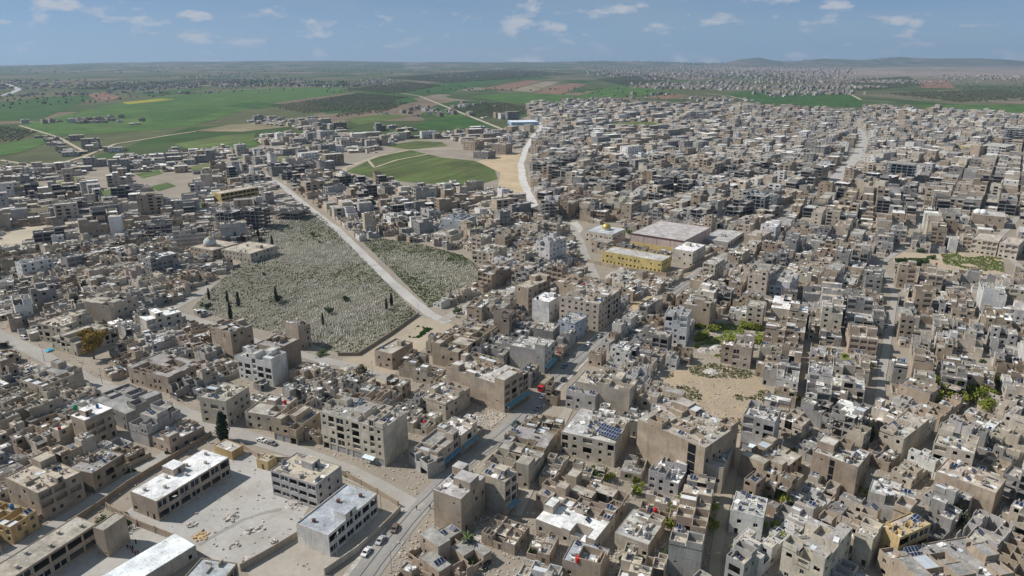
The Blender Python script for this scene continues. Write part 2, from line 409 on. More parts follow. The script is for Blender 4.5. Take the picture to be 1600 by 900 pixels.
sheet('dirt_lot', [(984, 474), (1018, 462), (1050, 470), (1010, 484), (992, 492)], 'dirt', (.45, .34, .22), z=.056)
sheet('dirt_lot', [(0, 372), (30, 356), (74, 352), (60, 370), (20, 388), (-20, 392)], 'dirt', (.44, .39, .30), z=.056)
sheet('rubble_lot', [(735, 640), (792, 648), (770, 668), (728, 664)], 'dirt', (.40, .36, .30), z=.056)
SITES = [[(-120, 980), (140, 830), (190, 786), (320, 694), (378, 694), (440, 706), (560, 748), (644, 790), (566, 980)]]

# ------------------------------------------------------------ streets
ASPH, DUST, PALE = (.285, .277, .265), (.345, .33, .305), (.52, .50, .47)
ROADS = {
 'main_road': ([(525, 960), (585, 878), (632, 818), (668, 778), (720, 728), (772, 690), (818, 648), (858, 604), (908, 556), (952, 520), (1000, 490), (1050, 458), (1110, 418), (1165, 383), (1216, 346), (1262, 312), (1310, 272), (1336, 244), (1349, 222), (1345, 205), (1325, 193)], 7.6, ASPH, 'asphalt'),
 'street': ([(-60, 500), (0, 524), (60, 552), (132, 592), (205, 622), (286, 645), (340, 668), (404, 688), (470, 708), (540, 736), (600, 764), (652, 796)], 7.5, DUST, 'asphalt'),
 'cemetery_road': ([(700, 504), (672, 492), (640, 466), (600, 430), (560, 390), (524, 356), (497, 336), (470, 314), (440, 290), (414, 274), (388, 262), (350, 252)], 6.5, (.44, .43, .41), 'asphalt'),
 'cemetery_lane': ([(330, 446), (305, 464), (262, 487), (330, 508), (400, 534), (472, 555), (533, 569), (585, 584), (640, 604)], 6, DUST, 'asphalt'),
 'cemetery_street': ([(690, 502), (730, 478), (760, 462), (790, 452)], 6, DUST, 'asphalt'),
 'white_road': ([(838, 330), (828, 308), (817, 282), (814, 256), (822, 232), (834, 212), (846, 200), (842, 192)], 9, (.56, .55, .53), 'asphalt'),
 'farm_track': ([(842, 200), (790, 204), (750, 188), (700, 168), (655, 150), (610, 143), (560, 141)], 9, (.42, .375, .29), 'dirt'),
 'farm_track.a': ([(515, 290), (540, 262), (590, 244), (640, 234), (720, 232), (770, 236)], 7, (.43, .37, .28), 'dirt'),
 'farm_track.b': ([(575, 250), (585, 262), (620, 250), (668, 241)], 4, (.43, .37, .28), 'dirt'),
 'farm_track.c': ([(0, 250), (70, 262), (130, 245), (180, 225), (260, 212), (340, 200), (440, 187), (520, 180)], 7, (.42, .36, .27), 'dirt'),
 'farm_track.d': ([(30, 196), (90, 214), (130, 236)], 6, (.42, .36, .27), 'dirt'),
 'farm_track.e': ([(60, 296), (90, 284), (125, 276), (180, 280)], 5, (.42, .36, .27), 'dirt'),
 'farm_track.f': ([(1165, 156), (1140, 150), (1100, 146)], 9, (.42, .375, .29), 'dirt'),
 'farm_track.g': ([(1325, 145), (1345, 156), (1400, 160)], 9, (.42, .375, .29), 'dirt'),
 'school_street': ([(934, 440), (926, 422), (914, 396), (906, 374), (892, 354), (880, 346)], 6, DUST, 'asphalt'),
 'alley': ([(806, 806), (826, 764), (852, 712), (872, 672), (888, 640), (904, 606)], 3.6, (.36, .33, .285), 'asphalt'),
 'alley.b': ([(1112, 920), (1128, 810), (1142, 742), (1152, 706), (1158, 690)], 3.4, (.36, .31, .24), 'asphalt'),
 'back_street': ([(1372, 640), (1378, 586), (1386, 536), (1392, 500), (1398, 460), (1376, 414), (1412, 386), (1434, 366), (1436, 330), (1437, 290)], 3.6, DUST, 'asphalt'),
 'back_street.b': ([(1640, 470), (1596, 420), (1570, 394), (1562, 370), (1590, 340)], 5, DUST, 'asphalt'),
 'school_lane': ([(-40, 905), (60, 838), (150, 782), (230, 730), (300, 686), (336, 668)], 6, DUST, 'asphalt'),
 'dual_carriageway': ([(1296, 292), (1322, 262), (1338, 246), (1350, 224), (1346, 206), (1330, 196)], 15, (.40, .39, .375), 'asphalt'),
 'highway': ([(-60, 158), (10, 148), (30, 140), (14, 132), (-30, 126)], 26, (.42, .42, .42), 'asphalt'),
 'country_road': ([(330, 144), (400, 139), (470, 134), (560, 131), (600, 126)], 10, (.35, .33, .28), 'dirt'),
}
def strip(pts, wid, rng=None, rag=.0):
    lft, rgt = [], []
    for i, p in enumerate(pts):
        a = pts[max(0, i - 1)]; b_ = pts[min(len(pts) - 1, i + 1)]
        dx, dy = b_[0] - a[0], b_[1] - a[1]; l = math.hypot(dx, dy) + 1e-9
        nx_, ny_ = -dy / l, dx / l
        w1 = wid / 2 * (1 + (rng.uniform(-rag, rag) if rng else 0)); w2 = wid / 2 * (1 + (rng.uniform(-rag, rag) if rng else 0))
        lft.append((p[0] + nx_ * w1, p[1] + ny_ * w1)); rgt.append((p[0] - nx_ * w2, p[1] - ny_ * w2))
    return lft, rgt
def dense(pts, step):
    out_ = [pts[0]]
    for a, b_ in zip(pts, pts[1:]):
        n_ = max(1, int(math.hypot(b_[0] - a[0], b_[1] - a[1]) / step))
        out_ += [(a[0] + (b_[0] - a[0]) * k / n_, a[1] + (b_[1] - a[1]) * k / n_) for k in range(1, n_ + 1)]
    return out_
ROADG = {}
rz_ = .10
rr = random.Random(5)
for nm, (pix, wid, tint, mat) in ROADS.items():
    pts = [G(*p) for p in pix]
    ROADG[nm] = pts
    mark_line(pts, wid + 1.5)
    rz_ += .006
    lf, rg = strip(dense(pts, 12), wid, rr, .14)
    mb = MB()
    for i in range(len(lf) - 1):
        mb.face([(*rg[i], rz_), (*rg[i + 1], rz_), (*lf[i + 1], rz_), (*lf[i], rz_)], mat, tint)
    tag(mb.build(nm.split('.')[0]), kind='structure')
for off in (-1.9, 1.6):                # darker worn wheel tracks on the main road
    lf, _ = strip(dense(ROADG['main_road'][:16], 7), 2 * off, None); mb = MB(); rz_ += .004
    l2, r2 = strip(lf, 1.5, rr, .5)
    for i in range(len(l2) - 1): mb.face([(*r2[i], rz_ + .02), (*r2[i + 1], rz_ + .02), (*l2[i + 1], rz_ + .02), (*l2[i], rz_ + .02)], 'asphalt', (.268, .26, .25))
    tag(mb.build('wheel_track'), kind='structure')
l2, r2 = strip(dense([G(*p) for p in [(310, 852), (345, 832), (380, 812), (418, 800), (440, 796)]], 3), 1.5, rr, .4); mb = MB()
for i in range(len(l2) - 1): mb.face([(*r2[i], .07), (*r2[i + 1], .07), (*l2[i + 1], .07), (*l2[i], .07)], 'dirt', (.29, .28, .265))
tag(mb.build('drain_channel'), kind='structure')
# pavements with kerbs along the wide part of the main road, median on its far dual stretch
def kerbed(name, pts, off, wid, h=.14, c=(.46, .44, .41)):
    lf, _ = strip(pts, 2 * off); lf2, _ = strip(pts, 2 * (off + wid))
    mb = MB()
    for i in range(len(lf) - 1):
        a, b_, c_, d = lf[i], lf[i + 1], lf2[i + 1], lf2[i]
        mb.face([(*a, h), (*b_, h), (*c_, h), (*d, h)], 'slab', c)
        mb.face([(*b_, h), (*a, h), (*a, .0), (*b_, .0)], 'slab', c)
        mb.face([(*d, h), (*c_, h), (*c_, .0), (*d, .0)], 'slab', c)
    o = mb.build(name); tag(o, kind='structure')
mp_ = dense(ROADG['main_road'][:4], 6)
kerbed('pavement', mp_[:-2], 4.1, 1.6)
kerbed('pavement', dense(ROADG['main_road'][5:12], 8)[::-1], 4.1, 1.2)
kerbed('pavement', dense(ROADG['main_road'][8:15], 8), 4.1, 1.0)
kerbed('median', dense(ROADG['dual_carriageway'], 8), -.6, 1.2, .3)

PLOTS = [[(148, 302), (186, 292), (200, 299), (168, 309)], [(40, 330), (78, 320), (92, 326), (60, 338)], [(232, 292), (262, 285), (276, 291), (248, 299)], [(290, 262), (330, 254), (344, 260), (310, 270)], [(210, 272), (248, 265), (255, 271), (224, 279)], [(100, 316), (128, 309), (140, 314), (112, 322)], [(285, 318), (310, 314), (322, 322), (300, 330), (280, 328)], [(420, 250), (452, 243), (466, 248), (440, 256)], [(470, 228), (510, 222), (516, 228), (486, 234)], [(30, 290), (60, 284), (66, 290), (40, 297)], [(370, 246), (392, 242), (400, 246), (380, 251)]]
for i, pix in enumerate(PLOTS):
    sheet('field', pix, 'field', ((.09, .13, .04), (.24, .20, .13), (.075, .12, .035), (.12, .14, .055))[i % 4], z=.05 + i * .004)
    mark_poly([G(*p) for p in pix])
def inpoly(x, y, pts):
    ins = False
    for (ax, ay), (bx, by) in zip(pts, pts[1:] + pts[:1]):
        if (ay > y) != (by > y) and x < (bx - ax) * (y - ay) / (by - ay) + ax: ins = not ins
    return ins
for pix in [CEMP, CEM2P, [(515, 272), (570, 246), (640, 216), (700, 218), (745, 238), (815, 232), (832, 316), (775, 302), (640, 290), (560, 284)]] + SITES:
    mark_poly([G(*p) for p in pix])
for pts in (LOT, GLOT, PARK): mark_poly(pts)
mark_poly([G(*p) for p in [(330, 345), (430, 336), (440, 352), (345, 366)]]); mark_poly([G(*p) for p in [(335, 312), (440, 296), (452, 306), (340, 324)]])
for px, py, r_ in ((146, 556, 6), (350, 690, 4), (150, 572, 5), (732, 864, 3), (1358, 690, 3)):
    x, y = G(px, py); mark_line([(x - .1, y), (x + .1, y)], 2 * r_)
for pix in [[(652, 494), (694, 497), (708, 510), (640, 562), (596, 604), (528, 580), (536, 560), (562, 556)], [(884, 350), (902, 346), (912, 358), (906, 364), (890, 362)],
            [(984, 474), (1018, 462), (1050, 470), (1010, 484), (992, 492)], [(0, 372), (30, 356), (74, 352), (60, 370), (20, 388), (-20, 392)], [(735, 640), (792, 648), (770, 668), (728, 664)],
            [(945, 193), (1010, 190), (1042, 195), (1020, 205), (958, 203)], [(640, 200), (680, 184), (735, 183), (775, 197), (700, 203)],
            [(270, 225), (350, 212), (400, 208), (395, 222), (300, 235)], [(350, 226), (395, 219), (405, 228), (365, 238)], [(80, 288), (118, 276), (128, 284), (95, 296)], [(1420, 260), (1470, 252), (1480, 262), (1430, 268)], [(912, 400), (1052, 408), (1125, 394), (1080, 428), (1040, 436), (916, 416)], [(880, 346), (972, 354), (968, 384), (905, 376)], [(960, 386), (1060, 396), (1060, 376), (985, 366)]]:
    mark_poly([G(*p) for p in pix])

# ============================================================ BUILDINGS
WALLS = {'tan': (.38, .312, .242), 'beige': (.455, .40, .33), 'grey': (.27, .26, .248), 'pale grey': (.40, .388, .37), 'cream': (.53, .48, .405), 'brown': (.30, .24, .183), 'white': (.62, .61, .59), 'yellow': (.56, .44, .19), 'ochre': (.50, .37, .19)}
ROOFS = {'grey': (.32, .31, .295), 'pale grey': (.46, .45, .43), 'sandy': (.47, .42, .35), 'white': (.78, .78, .77), 'dark grey': (.185, .18, .175), 'blue-grey': (.40, .44, .48), 'buff': (.40, .37, .325)}
NUM = {1: 'one', 2: 'two', 3: 'three', 4: 'four', 5: 'five', 6: 'six'}

def unit_window(kind):
    mb = MB()
    if kind == 'window':
        fr = (.46, .45, .44)
        mb.box(-.5, .0, -.5, -.43, .06, .5, 'metal', fr, bottom=True); mb.box(.43, .0, -.5, .5, .06, .5, 'metal', fr, bottom=True)
        mb.box(-.43, .0, .43, .43, .06, .5, 'metal', fr, bottom=True); mb.box(-.43, .0, -.5, .43, .06, -.43, 'metal', fr, bottom=True)
        mb.box(-.03, .0, -.43, .03, .05, .43, 'metal', fr)
        mb.face([(-.43, .03, -.43), (.43, .03, -.43), (.43, .03, .43), (-.43, .03, .43)], 'glass', (0, 0, 0))
    elif kind == 'door':
        mb.box(-.5, .0, -.5, .5, .06, .5, 'metal', (.16, .13, .10))
        mb.box(-.36, -.02, -.4, .36, .0, .4, 'metal', (.20, .17, .13))
    else:
        mb.box(-.5, .0, -.5, .5, .05, .5, 'metal', (.36, .37, .38))
        for k in range(4): mb.box(-.48, -.03, -.42 + k * .24, .48, .0, -.30 + k * .24, 'metal', (.33, .34, .35))
    return mb.mesh(kind)
UNIT = {k: unit_window(k) for k in ('window', 'door', 'shutter')}

FR = random.Random(3)
class Sink:
    """where a building's pieces go: its own parts, or one joined mass"""
    def __init__(s, mass=None, glass=True):
        s.mass = mass; s.glass = glass                  # glass: separate window objects
        s.wall = mass or MB(); s.roof = mass or MB(); s.par = mass or MB(); s.inner = mass or MB()
        s.wins = []; s.parts = []; s.clut = mass or MB()
    def part(s, name, under=None):
        if s.mass: return s.mass
        m_ = MB(); s.parts.append((name, m_, under)); return m_

def facade(S, mb, ax, ay, bx, by, bands, c0, beam=None):
    """wall from a to b (outside on the right hand); bands = (z0, z1, [(s0, s1, q0, q1, depth, fill)])"""
    dx, dy = bx - ax, by - ay; L_ = math.hypot(dx, dy)
    if L_ < .05: return
    tx, ty = dx / L_, dy / L_; nx_, ny_ = -ty, tx            # pointing inside
    def P(s_, z, dep=0): return (ax + tx * s_ + nx_ * dep, ay + ty * s_ + ny_ * dep, z)
    for z0, z1, ops in bands:
        cur = 0.0; c = jit(c0, FR, .07)
        if beam and z1 - z0 > 2.4 and all(o_[3] < z1 - .27 for o_ in ops):
            mb.face([P(0, z1 - .26), P(L_, z1 - .26), P(L_, z1), P(0, z1)], 'masonry', beam); z1 -= .26
        for s0, s1, q0, q1, dep, fill in ops:
            if s0 > cur + .01: mb.face([P(cur, z0), P(s0, z0), P(s0, z1), P(cur, z1)], 'masonry', c)
            if q0 > z0 + .01: mb.face([P(s0, z0), P(s1, z0), P(s1, q0), P(s0, q0)], 'masonry', c)
            if q1 < z1 - .01: mb.face([P(s0, q1), P(s1, q1), P(s1, z1), P(s0, z1)], 'masonry', c)
            if dep > 0:
                mb.face([P(s0, q0), P(s1, q0), P(s1, q0, dep), P(s0, q0, dep)], 'masonry', c)
                mb.face([P(s0, q1, dep), P(s1, q1, dep), P(s1, q1), P(s0, q1)], 'masonry', c)
                mb.face([P(s0, q0, dep), P(s0, q1, dep), P(s0, q1), P(s0, q0)], 'masonry', c)
                mb.face([P(s1, q0), P(s1, q1), P(s1, q1, dep), P(s1, q0, dep)], 'masonry', c)
            if fill == 'back':
                mb.face([P(s0, q0, dep), P(s1, q0, dep), P(s1, q1, dep), P(s0, q1, dep)], 'masonry', c)
            elif fill != 'void':
                if S.glass and not S.mass:
                    p = P((s0 + s1) / 2, (q0 + q1) / 2, max(dep - .07, .0))
                    S.wins.append((fill, p, math.atan2(ty, tx), s1 - s0, q1 - q0))
                else:
                    mb.face([P(s0, q0, dep), P(s1, q0, dep), P(s1, q1, dep), P(s0, q1, dep)], 'glass' if fill == 'window' else 'metal', (.02, .02, .02) if fill == 'window' else (.2, .18, .16))
            cur = s1
        if cur < L_ - .01: mb.face([P(cur, z0), P(L_, z0), P(L_, z1), P(cur, z1)], 'masonry', c)

def openings(rng, L_, z0, z1, style, ground, lod, S, geom=None, c=None):
    """openings of one bay of one storey"""
    h = z1 - z0; o = []
    dep = .28 if lod < 2 else 0.0
    if h < 2.3 or L_ < 1.6: return o
    if style == 'frame':
        return [(.22, L_ - .22, z0 + .12, z1 - .38, 0.0, 'void')] if lod < 2 else [(.25, L_ - .25, z0 + .3, z1 - .3, 0, 'window')]
    if style == 'strip':
        return [(.28, L_ - .28, z0 + .95, z1 - .5, dep, 'window' if rng.random() < .45 else 'void')]
    if style[:4] == 'shop' and ground:
        if rng.random() < .8: return [(.3, L_ - .3, z0 + .05, z0 + min(2.75, h - .35), dep, 'shutter' if rng.random() < .7 else 'void')]
        style = 'win'
    if style[:4] == 'shop': style = 'balc' if style == 'shopb' else 'win'
    if style == 'balc' and not ground and rng.random() < .9:
        wd = min(L_ - .5, 3.6); s0 = (L_ - wd) / 2
        if rng.random() < .45 or lod > 0:
            return [(s0, s0 + wd, z0 + .9, z1 - .4, 1.2 if lod < 2 else 0, 'back' if lod < 2 else 'window')]
        if geom: geom.append((s0 - .2, s0 + wd + .2, z0))
        k = wd - .25
        return [(L_ / 2 - k / 2, L_ / 2 + k / 2, z0 + .12, z0 + 2.4, dep, 'window' if rng.random() < .3 else 'void')]
    p = {'blank': .05, 'few': .38, 'win': .85, 'balc': .85}[style]
    if ground and style in ('few', 'win') and rng.random() < .22:
        s0 = rng.uniform(.4, L_ - 1.5); return [(s0, s0 + 1.1, z0 + .03, z0 + 2.15, dep, 'door' if rng.random() < .6 else 'void')]
    if rng.random() < p:
        if style == 'blank': wd, ht = .7, .6
        else: wd, ht = rng.choice(((1.3, 1.4), (1.2, 1.4), (1.7, 1.4), (1.1, 1.5)))
        wd = min(wd, L_ - .6); s0 = rng.uniform(.35, max(.36, L_ - wd - .35)) if style != 'win' else (L_ - wd) / 2
        q0 = z0 + min(1.0, h - ht - .3)
        o.append((s0, s0 + wd, q0, q0 + ht, dep, 'window' if rng.random() < .45 else 'void'))
    return o

def gen(S, rng, w_, d_, Z, opn, xs, ys, st, wc, rc, sides, lod=0, par=.35, z00=0.0, rub=None, ruin=0.0, fl=None):
    """building as a grid of bays: Z = roof height of each, opn = bay without a roof; sides = style of the four fronts"""
    nx_, ny_ = len(xs) - 1, len(ys) - 1
    fl = fl or {}; beamc = tuple(v * .78 + .06 for v in wc) if rng.random() < .7 else None
    def lev(i, j):
        if i < 0 or j < 0 or i >= nx_ or j >= ny_: return None
        return fl.get((i, j), .06) if opn[i][j] else Z[i][j]
    for i in range(nx_):
        for j in range(ny_):
            x0, x1, y0, y1 = xs[i], xs[i + 1], ys[j], ys[j + 1]
            z = Z[i][j]; nb = [(i, j - 1), (i + 1, j), (i, j + 1), (i - 1, j)]
            ed = [((x0, y0), (x1, y0)), ((x1, y0), (x1, y1)), ((x1, y1), (x0, y1)), ((x0, y1), (x0, y0))]
            if opn[i][j]:
                f0 = fl.get((i, j), .06)
                S.roof.face([(x0, y0, f0), (x1, y0, f0), (x1, y1, f0), (x0, y1, f0)], 'slab' if f0 > 1 else 'dirt', jit(rc if f0 > 1 else (.38, .33, .27), rng, .1))
                if lod < 2:
                    for _ in range(rng.randint(2, 7)):
                        q_ = rng.uniform(.3, 1.3)
                        S.clut.obox(rng.uniform(x0 + .5, x1 - .5), rng.uniform(y0 + .5, y1 - .5), f0 + .004, q_, q_ * rng.uniform(.5, 1), q_ * rng.uniform(.15, .5), rng.uniform(0, 3), 'rubble', jit((.44, .40, .35), rng, .3), .8)
                    if rng.random() < .16 and min(x1 - x0, y1 - y0) > 2.5:
                        zt_ = min(z, f0 + 2.6) - .1; u_ = rng.uniform(.4, .9)
                        S.part('sheet_roof').box(x0 + .25, y0 + .25, zt_, x0 + .25 + (x1 - x0 - .5) * u_, y1 - .25, zt_ + .06, 'metal', rng.choice(((.56, .59, .62), (.66, .67, .68), (.34, .3, .27), (.45, .5, .55))), bottom=True)
                for k in range(4):
                    ln = lev(*nb[k]); a, b_ = ed[k]
                    out_ = ln is None
                    if not out_ and not opn[nb[k][0]][nb[k][1]]:
                        if ln >= z: continue
                    elif not out_ and k in (0, 3): continue          # shared partition built once
                    if not out_ and rng.random() < .15: continue
                    base = z00 if out_ else min(f0, ln)
                    if out_ and f0 > 1:                                  # storeys under an open top floor
                        bands = []; zz = z00; g = True
                        while zz < f0 - .5:
                            z2 = min(f0, zz + st); bands.append((zz, z2, openings(rng, math.dist(a, b_), zz, z2, sides[k], g, lod, S))); zz = z2; g = False
                        facade(S, S.wall, *a, *b_, bands, wc); base = f0
                    if z - base < .3: continue
                    th = .22; dx, dy = b_[0] - a[0], b_[1] - a[1]; L_ = math.hypot(dx, dy); tx, ty = dx / L_, dy / L_; ix, iy = -ty, tx
                    # leaf the wall in short lengths with uneven tops
                    n_ = 1 if lod > 1 else max(1, int(L_ / rng.uniform(1.2, 2.6))); s_ = th if k in (1, 3) else 0.0; e_ = L_ - (th if k in (1, 3) else 0)
                    if lod > 1:
                        s_, e_ = 0, L_
                    pw = S.wall if out_ else S.part('partition_wall')
                    cuts = [s_ + (e_ - s_) * q / n_ for q in range(n_ + 1)]
                    for q in range(n_):
                        zt = z - (rng.random() ** 2 * (z - base) * .8 if rng.random() < ruin else 0)
                        s0, s1 = cuts[q], cuts[q + 1]
                        def P(s__, dep, zz): return (a[0] + tx * s__ + ix * dep, a[1] + ty * s__ + iy * dep, zz)
                        tgt = S.wall if out_ else pw
                        hole = (s1 - s0 > 1.0 and zt - base > 2.4 and rng.random() < (.45 if out_ and sides[k] != 'blank' else .3))
                        zones = [(s0, s1, base, zt)] if not hole else [(s0, s0 + .3, base, zt), (s1 - .3, s1, base, zt), (s0 + .3, s1 - .3, base + 2.1, zt)] + ([(s0 + .3, s1 - .3, base, base + .9)] if rng.random() < .5 else [])
                        for (u0, u1, v0, v1) in zones:
                            if v1 - v0 < .05: continue
                            tgt.face([P(u0, 0, v0), P(u1, 0, v0), P(u1, 0, v1), P(u0, 0, v1)], 'masonry', wc)
                            tgt.face([P(u1, th, v0), P(u0, th, v0), P(u0, th, v1), P(u1, th, v1)], 'masonry', wc)
                            tgt.face([P(u0, 0, v1), P(u1, 0, v1), P(u1, th, v1), P(u0, th, v1)], 'masonry', wc)
                            tgt.face([P(u0, th, v0), P(u0, 0, v0), P(u0, 0, v1), P(u0, th, v1)], 'masonry', wc)
                            tgt.face([P(u1, 0, v0), P(u1, th, v0), P(u1, th, v1), P(u1, 0, v1)], 'masonry', wc)
                continue
            S.roof.face([(x0, y0, z), (x1, y0, z), (x1, y1, z), (x0, y1, z)], 'slab', rc if lod > 1 else jit(rc, rng, .05))
            for k in range(4):
                ln = lev(*nb[k]); a, b_ = ed[k]
                lo = z00 if ln is None else ln
                if lo >= z - .05: continue
                L_ = math.dist(a, b_)
                style = sides[k] if ln is None else ('few' if lo < 1 else 'blank')
                if style == 'shop': style = 'shopb' if rng.random() < .55 else 'shopw'
                elif style == 'balc': style = 'balc' if rng.random() < .68 else 'win'
                bands = []; zz = z00; g = True; bal = []
                while zz < z - .3:
                    z2 = zz + st
                    if z2 > z - 1.2: z2 = z
                    if z2 > lo + .3:
                        b0 = max(zz, lo)
                        if lod > 2: ops = []
                        else: ops = openings(rng, L_, b0, z2, style, g, lod, S, bal) if z2 - b0 > 2.2 else []
                        bands.append((b0, z2, ops))
                    zz = z2; g = False
                if lod > 2 and style != 'blank':
                    h_ = z - lo; q = []
                    nst = max(1, int(h_ / st + .4))
                    bands = []
                    for s_ in range(nst):
                        za = lo + h_ * s_ / nst; zb = lo + h_ * (s_ + 1) / nst
                        nw = max(1, int(L_ / 4.2)); ops = []
                        for q in range(nw):
                            if rng.random() < .7:
                                cx_ = L_ * (q + .5) / nw; hw = min(L_ / nw * .42, rng.choice((.6, .7, .8, 1.5)))
                                ops.append((cx_ - hw, cx_ + hw, za + .9, min(zb - .3, za + 2.2), 0, 'window'))
                        bands.append((za, zb, ops))
                elif lod > 2: bands = [(lo, z, [])]
                facade(S, S.wall, *a, *b_, bands, wc, beamc if lod < 2 else None)
                dx, dy = (b_[0] - a[0]) / L_, (b_[1] - a[1]) / L_
                for s0, s1, bz in bal:                                   # balconies
                    bm = S.part('balcony'); ox, oy = dy, -dx
                    def Q(s_, o_, z_): return (a[0] + dx * s_ + ox * o_, a[1] + dy * s_ + oy * o_, z_)
                    def prism(s0_, s1_, o0, o1, za, zb, bm=bm):
                        p = [Q(s0_, o0, za), Q(s0_, o1, za), Q(s1_, o1, za), Q(s1_, o0, za)]; t_ = [(u[0], u[1], zb) for u in p]
                        for n_ in range(4):
                            m_ = (n_ + 1) % 4; bm.face([p[n_], p[m_], t_[m_], t_[n_]], 'masonry', wc)
                        bm.face(t_, 'masonry', wc); bm.face(p[::-1], 'masonry', wc)
                    prism(s0, s1, .002, 1.15, bz - .16, bz)
                    hh = rng.choice((.85, .95, .4))
                    rl = S.part('railing', bm)
                    prism(s0, s1, 1.05, 1.149, bz + .001, bz + hh, rl); prism(s0, s0 + .1, .002, 1.049, bz + .001, bz + hh, rl); prism(s1 - .1, s1, .002, 1.049, bz + .001, bz + hh, rl)
                if par > 0 and lod < 3:                                   # parapet
                    t_ = .16; pz = par * (1 if ln is None else .6)
                    ix, iy = -dy, dx
                    s0, s1 = (0, L_) if k in (0, 2) else (t_, L_ - t_)
                    def Q(s_, o_, z_): return (a[0] + dx * s_ + ix * o_, a[1] + dy * s_ + iy * o_, z_)
                    if ruin and rng.random() < ruin: continue
                    p = [Q(s0, 0, z), Q(s1, 0, z), Q(s1, t_, z), Q(s0, t_, z)]; q = [(u[0], u[1], z + pz) for u in p]
                    for n_ in range(4):
                        m_ = (n_ + 1) % 4; S.par.face([p[n_], p[m_], q[m_], q[n_]], 'masonry', wc)
                    S.par.face(q, 'masonry', wc)
    if 'frame' in sides and lod < 2:                                     # floors and columns inside an open frame
        for i in range(nx_):
            for j in range(ny_):
                if opn[i][j]: continue
                zz = z00 + st; x0, x1, y0, y1 = xs[i], xs[i + 1], ys[j], ys[j + 1]
                while zz < Z[i][j] - 1:
                    S.part('floor_slab').box(x0 + .02, y0 + .02, zz - .2, x1 - .02, y1 - .02, zz, 'masonry', wc, bottom=True); zz += st
                S.part('column').box(x0 + .3, y0 + .3, .0, x0 + .65, y0 + .65, Z[i][j] - .02, 'masonry', wc)

def clutter(S, rng, x0, y0, x1, y1, z, wc, rc, n, big=True):
    """stair head, low walls, column stubs and loose blocks on a roof"""
    W_, D_ = x1 - x0, y1 - y0
    if big and W_ > 5.5 and D_ > 5.5 and rng.random() < .6:
        bw, bd = rng.uniform(2.3, 3.2), rng.uniform(2.6, 4); bx, by = rng.uniform(x0 + .5, x1 - bw - .5), rng.uniform(y0 + .5, y1 - bd - .5)
        bm = S.part('stair_head'); h = rng.uniform(2.1, 2.7)
        bm.box(bx, by, z + .004, bx + bw, by + bd, z + h, 'masonry', jit(wc, rng), 'slab', rc)
        S.part('door', bm).box(bx + .3, by - .03, z + .01, bx + 1.2, by - .003, z + 1.95, 'metal', (.07, .06, .05))
    for _ in range(n):
        r_ = rng.random(); x, y = rng.uniform(x0 + .6, x1 - .6), rng.uniform(y0 + .6, y1 - .6)
        if r_ < .22: S.clut.obox(x, y, z + .003, .3, .3, rng.uniform(.6, 1.6), 0, 'masonry', jit(wc, rng, .1))
        elif r_ < .48: S.clut.obox(x, y, z + .003, rng.uniform(1.2, 3), .18, rng.uniform(.5, 1.8), rng.choice((0, math.pi / 2)), 'masonry', jit(wc, rng, .1))
        elif r_ < .74: S.clut.obox(x, y, z + .003, rng.uniform(.4, 1.2), rng.uniform(.4, 1.0), rng.uniform(.15, .5), rng.uniform(0, 3), 'rubble', jit((.42, .39, .35), rng, .3), .8)
        else: S.clut.obox(x, y, z + .003, rng.uniform(.9, 2.6), rng.uniform(.7, 1.8), rng.uniform(.03, .3), rng.uniform(0, 3), 'cloth', rng.choice(((.78, .78, .78), (.74, .75, .76), (.80, .79, .77), (.56, .60, .64), (.2, .19, .18), (.66, .62, .55), (.34, .31, .28))))

def finish(S, name, x, y, rot):
    """hang the collected pieces under an Empty at the building's base"""
    root = empty(name, (x, y, 0), rot)
    for nm, mb in (('wall', S.wall), ('roof', S.roof), ('parapet', S.par), ('inner_wall', S.inner)):
        if mb.f: mb.build(nm, root)
    if S.clut.f: S.clut.build('roof_clutter', root)['kind'] = 'stuff'
    made = {}
    for nm, mb, under in S.parts:
        if mb.f: made[id(mb)] = mb.build(nm, made.get(id(under), root) if under else root)
    for kind, p, a, ww, hh in S.wins:
        put(kind, UNIT[kind], root, p, a, (ww, 1, hh))
    return root
def even(w_, n_, rng=None, j=.18):
    e = [w_ * k / n_ for k in range(n_ + 1)]
    if rng:
        for k in range(1, n_): e[k] += rng.uniform(-j, j) * w_ / n_
    return e
LANDMARKS = []          # (phrase, x, y)
RANKED = []             # (object, kind word, description, x, y)
ROOFSPOTS = []          # (x, y, z, rot, w, d, dist): flat roofs that can carry panels and tanks

